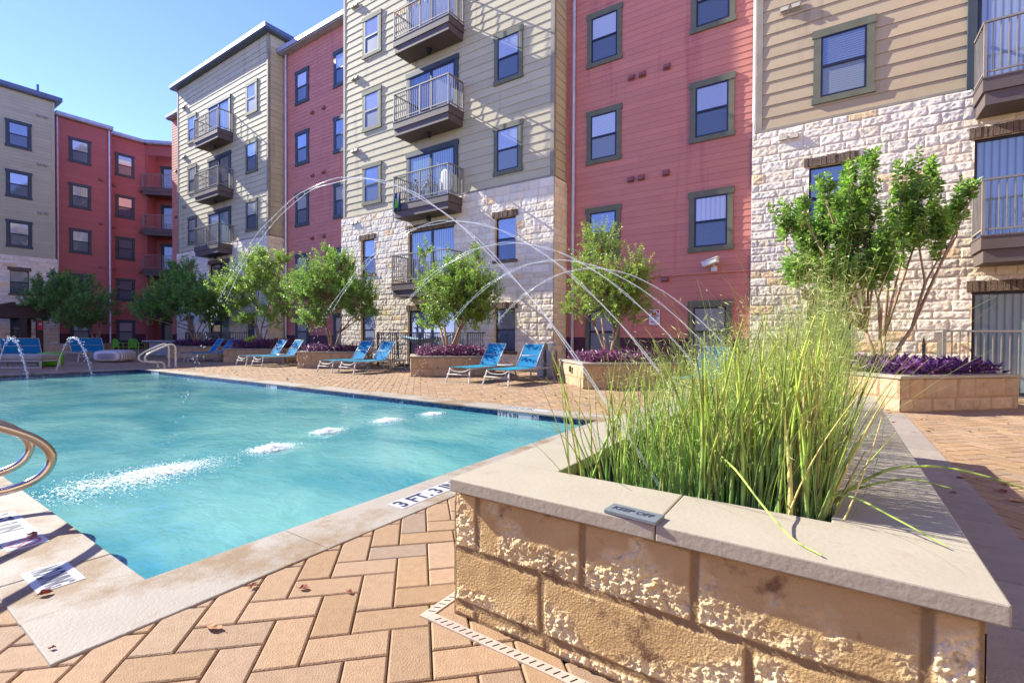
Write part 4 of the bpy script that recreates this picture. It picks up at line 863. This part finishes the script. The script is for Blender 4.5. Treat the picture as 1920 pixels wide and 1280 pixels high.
# feathery side whorls on the thin stalks
k = 9500; pick = rg.integers(0, n, k); sh = rg.uniform(.3, 1., k)**.8; base = P[pick]+np.stack([rg.normal(.02, .08, k)*sh, rg.normal(.02, .08, k)*sh, H[pick]*sh], -1)
dv = unit(rg.normal(size=(k, 3))*np.array([1, 1, .5])+np.array([0, 0, .5])); L = rg.uniform(.012, .05, k); g = rg.uniform(.7, 1.6, k)
leaves(mb, base, dv, L, np.full(k, .0026), np.stack([g*1.1, g*1.0, g*1.05], -1), rg)
tag(obj('feathery_grass', mb, 'straw', None), 'fine straw and green grass plume among the pond reeds', 'grass', kind='stuff')
def sm(pts, n=8):
    P = np.array(pts, float); P = np.vstack([2*P[0]-P[1], P, 2*P[-1]-P[-2]]); out = []
    for i in range(1, len(P)-2):
        for t in np.linspace(0, 1, n, endpoint=False):
            a, b, c, d = P[i-1:i+3]; out.append(.5*(2*b+(c-a)*t+(2*a-5*b+4*c-d)*t*t+(3*b-a-3*c+d)*t**3))
    return np.array(out+[P[-2]])
bent = [([(-.04, 2.0, .40), (-.01, 2.0, .55), (.126, 2., .695), (.234, 2., .737), (.347, 2., .738), (.50, 1.98, .705)], .0058, 'long reed stalk arching right beyond planter edge, uppermost of the bent stalks'),
        ([(-.05, 1.93, .42), (-.03, 1.9, .60), (.05, 1.85, .645), (.15, 1.8, .618), (.262, 1.745, .58)], .0046, 'reed stalk bent down onto right planter cap pointing at front corner'),
        ([(-.05, 2.02, .42), (-.02, 2.01, .58), (.08, 2.0, .64), (.2, 2., .69), (.31, 2.0, .68)], .0048, 'short reed stalk bent right, between two longer bent stalks'),
        ([(-.5, 2.1, .42), (-.47, 2.02, .72), (-.3, 1.8, .71), (-.18, 1.66, .63), (-.093, 1.564, .58), (-.02, 1.49, .577)], .0048, 'pale reed stalk drooping forward over front planter cap'),
        ([(-.887, 1.9, .42), (-.93, 1.9, .66), (-1.0, 1.9, .92), (-1.085, 1.9, 1.12)], .0048, 'lone reed stalk leaning left, leftmost over the pool corner'),
        ([(-.80, 1.9, .42), (-.86, 1.9, .58), (-.92, 1.9, .74), (-.915, 1.9, 1.0)], .0044, 'kinked lone reed stalk beside the leftmost leaning stalk')]
for pts, r_, lb in bent:
    q = sm(pts, 5); cc = np.ones((len(q), 3))*np.array([1.15, 1.05, 1]); cc[2::4] *= .45
    m = MB(); m.tube(q-q[0], np.linspace(r_, r_*.45, len(q)), 7, cc); tag(obj('reed_stalk', m, 'reed', None, tuple(q[0])), lb, 'reed', 'bent reed stalks')

# ------------------------------------------------------------------ water jets and splashes
def jet(label, y, x0=-.52, z0=.46, xp=-2.75, zp=2.1, seed=0, name='water_jet'):
    rg = np.random.default_rng(seed); k = (zp-z0)/(xp-x0)**2; xl = xp-math.sqrt((zp-WZ)/k)
    t = thing(name, label, 'water jet', (x0, y, z0), 0, 'water jets arching over the pool'); m = MB(); dr = MB()
    for s in (-1, 1):
        xs = np.linspace(x0, xl+1.1, 46); ys = .013*s*np.linspace(.5, 1.8, 46)+.004*np.sin(xs*9+s); zs = zp-k*(xs-xp)**2+.006*np.sin(xs*13+s*2)
        f = np.linspace(0, 1, 46); rad = (.0029*(1-.2*f))*(.75+.5*vnoise(xs*26+seed, xs*0+s, seed+2))*(1+.35*(fbm(xs*9+seed, xs*0+s, 3, seed)-.5)); m.tube(np.stack([xs-x0, ys, zs-z0], -1), rad, 6)
    obj('stream', m, 'jet_water', t, smooth=True)
    for _ in range(190):
        f = rg.random()**.6; x_ = xp+(xl-xp)*f+(rg.normal(0, .012)); z_ = zp-k*(x_-xp)**2+rg.normal(0, .015+.03*f*f); y_ = rg.normal(0, .012+.03*f*f); r_ = rg.uniform(.002, .0055)*(1 if f < .7 else 1.2)
        dr.lathe([(0, -r_*1.6), (r_, 0), (0, r_*1.6)], (x_-x0, y_, z_-z0), 5)
    obj('droplets', dr, 'droplet', t)['kind'] = 'stuff'; return xl
JY = [1.92, 2.88, 3.80, 4.74, 5.55]
JL = ['nearest water jet, highest of the five arcs over the pool', 'second nearest of five water arcs over the pool', 'middle one of five water arcs over the pool', 'second farthest of five water arcs over the pool', 'farthest of five water arcs over the pool, before red wall']
JP = [(-2.72, 2.14), (-2.68, 2.06), (-2.72, 2.04), (-2.7, 2.0), (-2.62, 2.0)]
XL = [jet(l, y, xp=p[0], zp=p[1], seed=i+1) for i, (l, y, p) in enumerate(zip(JL, JY, JP))]
def splash(label, x, y, n, sx, sy, seed, hgt=.07):
    rg = np.random.default_rng(seed); mb = MB(); P = np.stack([x+rg.normal(0, 1, n)*sx, y+rg.normal(0, 1, n)*sy, np.full(n, WZ+.014)], -1)
    d = np.sqrt(((P[:, 0]-x)/sx)**2+((P[:, 1]-y)/sy)**2); P[:, 2] += np.maximum(0, rg.normal(.4, .5, n))*hgt*np.exp(-d*1.3)
    P[:, 0] = np.clip(P[:, 0], PX0+.1, PX1-.1); P[:, 1] = np.clip(P[:, 1], PY0+.03, PY1-.05)
    r_ = rg.uniform(.002, .0075, n)*(1.4*np.exp(-d*.7)+.32); k = 6; th = np.arange(k)*2*np.pi/k; an = rg.normal(.2, .5, n); st = rg.uniform(1, 3.2, n)
    rad = rg.uniform(.5, 1.3, (n, k)); cx = np.cos(th)*rad*(r_*st)[:, None]; cy = np.sin(th)*rad*r_[:, None]
    V = P[:, None]+np.stack([cx*np.cos(an)[:, None]-cy*np.sin(an)[:, None], cx*np.sin(an)[:, None]+cy*np.cos(an)[:, None], rg.normal(0, .05, (n, k))*r_[:, None]], -1)
    Vc = P+np.stack([0*r_, 0*r_, r_*.28], -1); A = np.concatenate([V, Vc[:, None]], 1); b = np.arange(n)[:, None]*(k+1)
    F = np.concatenate([b+np.array([[j, (j+1) % k, k]]) for j in range(k)]); mb.add((A-np.array([x, y, WZ])).reshape(-1, 3), [F])
    tag(obj('splash', mb, 'foam', None, (x, y, WZ)), label, 'splash', 'white splashes on the pool')
SP = [(-5.02, 1.80, 2600, .14, .27, .02), (-5.05, 2.84, 2300, .10, .135, .045), (-5.36, 3.74, 1700, .085, .12, .04), (-5.35, 4.7, 1400, .09, .13, .035), (-5.22, 5.5, 1100, .09, .12, .03)]
SL = ['widest broken white splash nearest the pool corner', 'second nearest white splash on the pool', 'middle white splash on the pool', 'second farthest white splash on the pool', 'farthest small white splash before the depth marker']
for i, (s, l) in enumerate(zip(SP, SL)): splash(l, s[0], s[1], s[2], s[3], s[4], i+20, s[5])
splash('scattered foam drifting toward the near left pool edge', -4.95, 1.45, 1300, .24, .40, 31, .008)
def smalljet(label, y0, y1, xs, xl, zp, seed):
    rg = np.random.default_rng(seed); t = thing('deck_jet', label, 'water jet', (xs, y0, 0), 0, 'small jets at the far pool end'); m = MB(); n = 34
    f = np.linspace(0, 1, n); x_ = (xl-xs)*f; z_ = zp*(1-((f-.46)/.46)**2) ; z_ = np.where(f > .92, zp*(1-((f-.46)/.46)**2), z_); y_ = (y1-y0)*f
    m.tube(np.stack([x_, y_, z_], -1), .022*(1+.5*(fbm(f*22+seed, f*0, 3, seed)-.5))*(.8+.4*f), 6); obj('stream', m, 'droplet', t, smooth=True)
    d = MB()
    for _ in range(90): i = rg.integers(8, n); r_ = rg.uniform(.008, .02); d.lathe([(0, -r_), (r_, 0), (0, r_)], (x_[i]+rg.normal(0, .02), y_[i]+rg.normal(0, .03), z_[i]+rg.normal(0, .04)), 5)
    obj('droplets', d, 'foam', t)['kind'] = 'stuff'
smalljet('small deck jet at far left in front of daybed bench', 3.05, 3.48, -19.6, -18.35, 1.0, 3)
smalljet('small deck jet in front of second blue lounger at far pool end', 4.3, 4.86, -19.6, -18.35, 1.0, 4)
splash('foam line at far pool end below left deck jet', -18.3, 3.3, 420, .12, .55, 41, .04); splash('foam line at far pool end below right deck jet', -18.3, 4.95, 420, .12, .5, 42, .04)

# ------------------------------------------------------------------ loungers
def lounger_proto(label, loc, rz, wd=.64, group='blue sling loungers round the pool'):
    t = thing('sun_lounger', label, 'sun lounger', loc, rz, group); h = wd/2; zs = .34
    fr = MB()
    for s in (-1, 1):
        fr.tube(sm([(s*h, .04, zs-.01), (s*h, .6, zs), (s*h, 1.2, zs-.005), (s*h, 1.98, zs-.02)], 4), .017, 6); fr.tube([(s*(h-.03), 1.16, zs+.02), (s*(h-.03), 1.55, .93)], .014, 6)
        fr.tube([(s*(h-.05), 1.36, .62), (s*(h-.03), 1.78, zs-.01)], .009, 5)
    fr.tube(sm([(-h, .03, zs-.01), (-h*.5, .02, zs-.075), (h*.5, .02, zs-.075), (h, .03, zs-.01)], 5), .011, 6)
    for y, z in ((.02, .19),): fr.bar((-h-.03, -.015, z), (h+.03, -.015, z), .03, .02)
    fr.tube([(-h, 1.97, zs-.02), (h, 1.97, zs-.02)], .015, 6); fr.tube([(-h+.03, 1.55, .93), (h-.03, 1.55, .93)], .013, 6); fr.tube([(-h+.03, 1.36, .64), (h-.03, 1.36, .64)], .01, 6)
    obj('frame', fr, 'white_metal', t, smooth=True)
    for s in (-1, 1):
        for y0, y1 in ((.06, -.04), (1.84, 1.94)): m = MB(); m.bar((s*h, y0, zs-.005), (s*(h+.055), y1, 0.003), .034, .026); obj('leg', m, 'white_metal', t)
    def sheet(p, q, w_, sag):
        n = 12; U, Vv = np.meshgrid(np.linspace(-1, 1, 9), np.linspace(0, 1, n)); p = np.array(p); q = np.array(q); d = unit(q-p); nn = np.array([0, -d[2], d[1]])
        X = p+Vv[..., None]*(q-p)+U[..., None]*np.array([w_, 0, 0])-nn*(sag*(1-U**2)*np.sin(np.pi*Vv))[..., None]
        i, j = np.meshgrid(np.arange(n-1), np.arange(8), indexing='ij'); F = np.stack([i*9+j, i*9+j+1, (i+1)*9+j+1, (i+1)*9+j], -1).reshape(-1, 4); V = X.reshape(-1, 3)
        m = MB(); m.add(np.concatenate([V+nn*.003, V-nn*.003]), [F, F[:, ::-1]+len(V)]); return m
    obj('seat_sling', sheet((0, .05, zs+.02), (0, 1.16, zs+.02), h-.012, .02), 'sling_seat', t, smooth=True); obj('back_sling', sheet((0, 1.17, zs+.035), (0, 1.545, .925), h-.04, .02), 'sling', t, smooth=True)
    return t
L0 = lounger_proto('blue lounger nearest the pool corner, right one before centre tower', (-6.40, 8.86, 0), R(-3))
for x, y, rz, lb in ((-7.55, 8.88, -2, 'blue lounger left of the one nearest the pool corner'), (-11.8, 8.88, -2, 'right blue lounger of dappled pair before patio fence'), (-12.72, 8.80, -1, 'left blue lounger of dappled pair before patio fence'),
    (-16.72, 8.88, -3, 'right blue lounger of pair with brightly dappled backs'), (-17.72, 8.85, -2, 'left blue lounger of pair with brightly dappled backs'), (-21.5, 8.8, -2, 'right shaded blue lounger behind the far grab rail'), (-22.5, 8.78, -2, 'left shaded blue lounger behind the far grab rail'),
    (-2.2, 9.0, -6, 'blue lounger half hidden behind tall pond reeds')): dup(L0, (x, y, 0), R(rz), lb)
L2 = lounger_proto('wide blue lounger at far left behind grey bench', (-24.95, 4.75, 0), R(90), 1.15); dup(L2, (-25.4, 6.85, 0), R(90), 'wide blue lounger at far left beside striped floor cushion')
t = thing('side_table', 'small round white side table between two nearest blue loungers', 'side table', (-7.0, 10.1, 0), 0, 'small white side tables')
m = MB(); m.lathe([(0, .37), (.21, .37), (.225, .385), (.21, .4), (0, .4)], (0, 0, 0), 20); obj('top', m, 'white_metal', t)
m = MB(); m.lathe([(.16, 0), (.17, .01), (.03, .04), (.025, .36), (.12, .37)], (0, 0, 0), 14); obj('pedestal', m, 'white_metal', t)
dup(t, (-17.2, 10.1, 0), 0, 'small white side table between the brightly dappled loungers'); dup(t, (-22.0, 10.0, 0), 0, 'small white side table between the shaded loungers')
t = thing('trash_bin', 'slim steel and white bin behind nearest blue lounger', 'bin', (-6.62, 11.6, 0)); m = MB(); m.lathe([(0, 0), (.16, 0), (.16, .74), (.15, .75), (0, .75)], (0.13, 0, 0), 18); obj('body', m, 'steel', t, smooth=False)
m = MB(); m.box((-.26, -.14, 0), (-.06, .14, .93)); bevel(obj('panel', m, 'white_metal', t), .02); m = MB(); m.lathe([(.12, .86), (.1, .92), (0, .95)], (.13, 0, 0), 14); m.tube([(.13, 0, .75), (.13, 0, .87)], .012, 6); obj('lid', m, 'steel', t)

# hammock on the patio
t = thing('hammock', 'striped green hammock hung behind patio fence', 'hammock', (-12.1, 12.35, 0)); n = 30; U, Vv = np.meshgrid(np.linspace(-1, 1, n), np.linspace(-1, 1, 9)); wdt = .36*(1-U**2*.86)
X = 1.3*U; Yh = wdt*Vv; Zh = 1.16-.30*(1-U**2)+.14*Vv**2*(1-U**2); i, j = np.meshgrid(np.arange(8), np.arange(n-1), indexing='ij'); F = np.stack([i*n+j, i*n+j+1, (i+1)*n+j+1, (i+1)*n+j], -1).reshape(-1, 4)
cc = np.where((np.arange(9) % 2 == 0)[:, None, None], np.array([.5, .75, .7]), np.array([1.6, 1.6, 1.9]))*np.ones((9, n, 1)); m = MB(); V = np.stack([X, Yh, Zh], -1).reshape(-1, 3); m.add(np.concatenate([V, V-np.array([0, 0, .008])]), [F, F[:, ::-1]+len(V)], np.concatenate([cc.reshape(-1, 3)]*2)); mat('hammock_cloth', (.32, .42, .42), .8, attr=True); obj('cloth', m, 'hammock_cloth', t, smooth=True)
m = MB(); m.bar((-1.35, 0, .06), (1.35, 0, .06), .05); [m.bar((s*1.25, 0, .06), (s*1.42, 0, 1.2), .045) for s in (-1, 1)]; [m.bar((s*.9, -.4, .03), (s*.9, .4, .03), .05) for s in (-1, 1)]; obj('stand', m, 'rail_dark', t)

# ------------------------------------------------------------------ grab rails (figure four loops)
def rails(label, loc, rz, m_, sp=.5, rad=.025, sc=1.):
    t = thing('pool_grab_rail', label, 'grab rail', loc, rz, 'pool grab rails')
    pth = [(0, 0), (0, .35), (0, .66), (.035, .79), (.13, .85), (.24, .83), (.5, .71), (.76, .575), (.89, .48), (.945, .375), (.90, .275), (.78, .225), (.6, .22), (.46, .215), (.38, .15), (.355, .06), (.35, 0)]
    for x in (0, sp): m = MB(); m.tube(sm([(x, -.0+s*sc, z*sc) for s, z in pth], 5), rad, 12); obj('rail', m, m_, t, smooth=True)
    m = MB(); [m.lathe([(0, .001), (.055, .001), (.05, .018), (.028, .022)], (x, y*sc, 0), 16) for x in (0, sp) for y in (0, .35)]; obj('base_flange', m, m_, t); return t
rails('steel grab rail cut off by left picture edge', (-4.5, -.09, .007), 0, 'chrome')
rails('cream grab rail at far end of the pool', (-18.4, 7.02, .004), R(180), 'cream_rail', .52, .028, .92)

# ------------------------------------------------------------------ far left furniture
def chair_proto(label, loc, rz):
    t = thing('garden_chair', label, 'chair', loc, rz, 'lime green garden chairs'); m = MB(); m.box((-.22, -.22, .43), (.22, .22, .46)); bevel(obj('seat', m, 'lime', t), .01)
    m = MB(); m.tube(sm([(-.24, .2, .45), (-.24, .24, .68), (-.16, .27, .83), (0, .28, .85), (.16, .27, .83), (.24, .24, .68), (.24, .2, .45)], 5), .018, 6)
    for x in (-.15, -.09, -.03, .03, .09, .15): m.bar((x, .22, .45), (x, .275, .82), .028, .012)
    m.bar((-.24, -.2, .64), (-.24, .22, .66), .03); m.bar((.24, -.2, .64), (.24, .22, .66), .03); obj('backrest', m, 'lime', t)
    for x in (-.23, .23):
        for y in (-.21, .21): m = MB(); m.tube([(x, y, .45 if y > 0 else .64), (x*1.1, y*1.15, 0)], .017, 6); obj('leg', m, 'lime', t)
    return t
c0 = chair_proto('lime green chair in front of concrete table, nearest the grab rail', (-29.4, 9.5, 0), R(215))
for x, y, rz, lb in ((-30.6, 9.2, 190, 'lime green chair at left end of concrete table'), (-29.0, 12.2, 20, 'lime green chair behind concrete table, right one'), (-30.3, 12.3, -10, 'lime green chair behind concrete table, left one')): dup(c0, (x, y, 0), R(rz), lb)
t = thing('concrete_table', 'grey concrete table with lime green chairs around it', 'table', (-29.6, 10.9, 0), R(25)); m = MB(); m.box((-1.05, -.5, .70), (1.05, .5, .78)); bevel(obj('table_top', m, 'concrete', t), .02); m = MB(); m.box((-.8, -.3, 0), (.8, .3, .70)); obj('pedestal', m, 'concrete', t)
t = thing('slatted_rack', 'white slatted rack stacked behind concrete table', 'rack', (-29.0, 13.2, 0), R(10))
for k in range(4): m = MB(); m.box((-.4, -.3, .35+k*.24), (.4, .3, .40+k*.24)); obj('shelf', m, 'white_metal', t)
for s in (-1, 1): m = MB(); m.box((s*.4-.02, -.3, 0), (s*.4+.02, .3, 1.15)); obj('side_frame', m, 'white_metal', t)
t = thing('bench_sofa', 'low white framed bench with grey cushion at far left', 'bench', (-21.75, 3.75, 0), R(38)); m = MB(); w2 = .82
for a, b in (((-w2, 0, .03), (w2, 0, .03)), ((-w2, 0, .25), (w2, 0, .25)), ((-w2, 0, .0), (-w2, 0, .27)), ((w2, 0, 0), (w2, 0, .27)), ((-w2, .7, 0), (-w2, .7, .27)), ((w2, .7, 0), (w2, .7, .27)), ((-w2, 0, .25), (-w2, .7, .25)), ((w2, 0, .25), (w2, .7, .25)), ((-w2, .7, .25), (w2, .7, .25))): m.bar(a, b, .045)
obj('frame', m, 'white_metal', t); m = MB(); m.box((-w2, .0, .275), (w2, .72, .45)); bevel(obj('cushion', m, 'grey_fabric', t), .05, 4); m = MB(); m.box((-w2-.55, -.06, .02), (-w2-.12, .5, .40)); bevel(obj('side_cushion', m, 'grey_fabric', t), .06, 4)
def blob(name, label, cat, loc, sx, sy, sz, m_, p=.55, rz=0.):
    n, k = 28, 16; th = np.linspace(0, 2*np.pi, n, endpoint=False); ph = np.linspace(-np.pi/2, np.pi/2, k); sg = lambda v: np.sign(v)*np.abs(v)**p
    T, Pp = np.meshgrid(th, ph); V = np.stack([sx*sg(np.cos(Pp))*sg(np.cos(T)), sy*sg(np.cos(Pp))*sg(np.sin(T)), sz*sg(np.sin(Pp))+sz], -1).reshape(-1, 3); i = np.arange(k-1)[:, None]*n; j = np.arange(n)[None]; j2 = (j+1) % n
    m = MB(); m.add(V, [np.stack([i+j, i+j2, i+n+j2, i+n+j], -1).reshape(-1, 4)]); return tag(obj(name, m, m_, None, loc, rz, smooth=True), label, cat)
blob('pouf', 'bright green cube pouf beside grey bench', 'pouf', (-22.5, 4.78, .004), .29, .29, .24, 'lime_fabric', .4, R(30))
m_ = bpy.data.materials.new('striped'); m_.use_nodes = True; nn = m_.node_tree.nodes; ll = m_.node_tree.links; tc = nn.new('ShaderNodeTexCoord'); wv = nn.new('ShaderNodeTexWave'); wv.inputs['Scale'].default_value = 4.2; wv.bands_direction = 'Y'; rp_ = nn.new('ShaderNodeValToRGB'); rp_.color_ramp.elements[0].color = (.22, .2, .24, 1); rp_.color_ramp.elements[1].color = (.6, .57, .56, 1); ll.new(tc.outputs['Object'], wv.inputs[0]); ll.new(wv.outputs[0], rp_.inputs[0]); ll.new(rp_.outputs[0], nn['Principled BSDF'].inputs[0]); MATS['striped'] = m_
o = blob('floor_cushion', 'large grey striped floor cushion lying on shaded deck', 'cushion', (-23.9, 7.0, .004), .60, .52, .24, 'striped', .5, R(40)); 
m = MB(); m.lathe([(0, 0), (.75, 0), (.8, .1), (1.0, .55), (1.02, .72), (.9, .74), (.85, .62), (0, .6)], (0, 0, 0), 28); tag(obj('fire_bowl', m, 'dark_bowl', None, (-37.6, 6.2, 0), smooth=True), 'big dark round bowl under the pergola', 'bowl')
t = thing('pergola', 'dark brown timber pergola at far left edge', 'pergola', (-37.5, 4.5, 0))
for x, y in ((.9, 2.85), (.9, -2.6), (-1.6, 2.85), (.9, 2.2)): m = MB(); m.box((x-.13, y-.13, 0), (x+.13, y+.13, 1.95)); obj('post', m, 'dark_wood', t)
m = MB(); m.box((.78, -3.2, 1.95), (1.02, 3.1, 2.6)); m.box((-1.72, -3.2, 1.95), (-1.48, 3.1, 2.6)); obj('beam', m, 'dark_wood', t)
m = MB(); [m.box((-2.1, y-.06, 2.601), (1.3, y+.06, 2.78)) for y in np.arange(-3, 3.1, .6)]; obj('rafters', m, 'dark_wood', t)
m = MB(); m.box((-.01, -.11, -.25), (.03, .11, .25)); bevel(obj('alarm_box', m, 'ink_red', None, (-37.5+.9+.142, 7.35, 1.55)), .01); o = bpy.data.objects['alarm_box']; tag(o, 'small red box on pergola post', 'alarm box')
m = MB(); m.box((0.0301, -.06, .02), (.034, .06, .14)); obj('face_plate', m, 'tile_white', o)

# ------------------------------------------------------------------ depth markers, drain, leaves
def marker(label, words, loc, rz, L, W_, size, sx, sym=False, red=False, wear=.0, group='pool depth markers', offs=(.02, .02)):
    t = thing('depth_marker', label, 'depth marker', loc, rz, group); m = MB(); n = max(1, round(L/.152))
    for i in range(n): m.box((i*L/n+.001, 0, -.004), ((i+1)*L/n-.001, W_, .002))
    obj('tile', m, 'tile_white', t); lettering(t, words, size, 'ink', (offs[0], offs[1], .0032), (1, 0, 0), (0, 1, 0), sx)
    if sym:
        a = np.linspace(0, 2*np.pi, 25); c = (L-W_*.5, W_*.5); m = MB(); r_ = W_*.36
        for p, q in zip(a[:-1], a[1:]): m.bar((c[0]+r_*math.cos(p), c[1]+r_*math.sin(p), .003), (c[0]+r_*math.cos(q), c[1]+r_*math.sin(q), .003), .010, .001)
        m.bar((c[0]-r_*.7, c[1]+r_*.7, .0034), (c[0]+r_*.7, c[1]-r_*.7, .0034), .009, .001); obj('no_diving_symbol', m, 'ink_red' if red else 'ink', t)
    return t
zc = .0065
marker('white 3 FT. 3 IN depth tiles on coping beside foreground planter', '3 FT. 3 IN', (-2.335, 2.19, zc+.0005), R(90), .80, .155, .165, .88, offs=(.022, .02))
marker('white NO DIVING tile on near pool coping', 'NO DIVING', (-3.185, .565, zc+.0005), 0, .305, .165, .14, .375, offs=(.02, .033))
marker('white depth tile with red no diving ring at left edge', '3 FT 3 IN', (-4.36, .585, zc+.0005), 0, .80, .165, .14, .78, True, True, offs=(.02, .033))
marker('white 3 FT 6 IN depth tiles on far coping', '3 FT 6 IN', (-4.32, 6.20, zc+.0005), 0, .78, .15, .15, .82, offs=(.02, .02))
def wl(label, words, x, L, W_, size, sym=True):
    t = thing('waterline_marker', label, 'depth marker', (x, PY1-.006, 0), 0, 'depth tiles at the waterline'); m = MB(); n = max(1, round(L/.152))
    for i in range(n): m.box((i*L/n+.001, -.004, -.19), ((i+1)*L/n-.001, .004, -.024))
    obj('tile', m, 'tile_white', t); lettering(t, words, size, 'ink', (.02, -.0055, -.102), (1, 0, 0), (0, 0, 1), .95)
    if sym:
        a = np.linspace(0, 2*np.pi, 21); m = MB(); c = (L-.075, -.075); r_ = .045
        for p, q in zip(a[:-1], a[1:]): m.bar((c[0]+r_*math.cos(p), -.006, c[1]+r_*math.sin(p)), (c[0]+r_*math.cos(q), -.006, c[1]+r_*math.sin(q)), .001, .008)
        m.bar((c[0]-.04, -.006, c[1]+.04), (c[0]+.04, -.006, c[1]-.04), .001, .008); obj('no_diving_symbol', m, 'ink', t)
wl('3 FT 6 IN waterline tiles nearest the pool corner', '3 FT 6 IN', -4.34, .745, .14, .098); wl('small white waterline depth tiles midway along far pool wall', '4 FT', -11.0, .45, .14, .098, False); wl('small white waterline depth tiles near far grab rail', '4 FT', -17.6, .55, .14, .098, False)
t = thing('slot_drain', 'tan slotted drain strip along foot of foreground planter', 'drain', (-1.35, 1.425, 0)); m = MB(); m.box((0, -.0225, -.004), (1.66, .0225, .004)); m.box((-.045, -.0225, -.004), (-.001, .4, .004)); obj('strip', m, 'drain', t)
m = MB(); [m.bar((x, -.013, .0042), (x+.014, .013, .0042), .005, .001) for x in np.arange(.03, 1.6, .032)]; [m.bar((-.036, y, .0042), (-.01, y+.014, .0042), .005, .001) for y in np.arange(.02, .39, .032)]; obj('slots', m, 'black', t)['kind'] = 'stuff'
def leafmesh(L, W_, curl, seed):
    rg = np.random.default_rng(seed); n, k = 9, 5; U, Vv = np.meshgrid(np.linspace(0, 1, n), np.linspace(-1, 1, k)); wd = W_*np.sin(np.pi*U**.8)**.8/2
    X = (U-.5)*L; Y = Vv*wd+.1*W_*np.sin(U*4); Z = .45*curl*(np.abs(Vv)**1.5*wd*1.2+.25*(U-.5)**2*L)+.002+.006*rg.random((k, n)); i, j = np.meshgrid(np.arange(k-1), np.arange(n-1), indexing='ij'); F = np.stack([i*n+j, i*n+j+1, (i+1)*n+j+1, (i+1)*n+j], -1).reshape(-1, 4)
    m = MB(); V = np.stack([X, Y, Z], -1).reshape(-1, 3); m.add(V, [F], rg.uniform(.8, 1.2, (n*k, 1))*np.ones(3)); m.tube([(-L*.5, 0,   .004+.03*curl*L), (-L*.68, .004, .008)], .0012, 4); return m
mat('tan_leaf', (.42, .22, .10), .75, (.28, .14, .07), 40, attr=True); mat('rust_leaf', (.30, .07, .03), .7, (.15, .04, .03), 40, attr=True)
LV = [(-1.996, .887, .085, .034, .5, 200, 'tan_leaf', 'flat tan leaf on pavers below pool coping, largest'), (-1.967, 1.253, .05, .03, 1., 40, 'rust_leaf', 'small curled rust leaf on pavers by coping'), (-2.841, .583, .05, .035, 1.5, 80, 'rust_leaf', 'curled red brown leaf beside NO DIVING tile'), (-3.72, .71, .085, .04, 1.3, 20, 'rust_leaf', 'orange brown leaf on coping in rail shadow'), (-2.177, 1.136, .045, .025, 1, 120, 'rust_leaf', 'brown leaf wedged against coping edge'), (-1.773, 1.349, .035, .02, 1, 10, 'rust_leaf', 'tiny rust leaf in paver joint'), (-2.332, .496, .02, .014, 1, 60, 'rust_leaf', 'tiny dark leaf on coping corner slab'),
      (1.138, 5.239, .08, .04, 1, 30, 'rust_leaf', 'brown leaf in planter shadow on right paving'), (1.058, 4.997, .09, .05, .8, 100, 'rust_leaf', 'red leaf in planter shadow near bent reed tip'), (.866, 5.269, .06, .03, 1, 150, 'rust_leaf', 'dark leaf on shaded slab band'), (.75, 4.74, .05, .03, 1, 70, 'rust_leaf', 'dark curled leaf on slab band, nearer one'), (1.015, 7.87, .06, .03, 1, 10, 'rust_leaf', 'dark leaf on sunny paving before right planter'), (1.076, 4.75, .10, .05, .6, 190, 'tan_leaf', 'tan leaf at right paving in sun gap')]
for x, y, L, W_, cu, rz, m_, lb in LV: tag(obj('fallen_leaf', leafmesh(L, W_, cu, int(rz)), m_, None, (x, y, .008 if y < 1 and x < -2.2 else .003), R(rz)), lb, 'leaf', 'fallen leaves')
rg = np.random.default_rng(8); m = MB(); n = 260; x = rg.uniform(-19, 2.2, n); y = 6.5+2.9*rg.random(n); D = unit(np.stack([rg.normal(size=n), rg.normal(size=n), rg.uniform(0, .3, n)], -1)); leaves(m, np.stack([x, y, np.full(n, .006)], -1), D, rg.uniform(.02, .07, n), rg.uniform(.015, .035, n), rg.uniform(.5, 1.4, (n, 1))*np.ones(3), rg, .4)
tag(obj('leaf_litter', m, 'rust_leaf', None), 'tiny brown leaf litter strewn on far sunny deck', 'leaf litter', kind='stuff')
bpy.data.meshes['Cube'] if 'Cube' in bpy.data.meshes else None
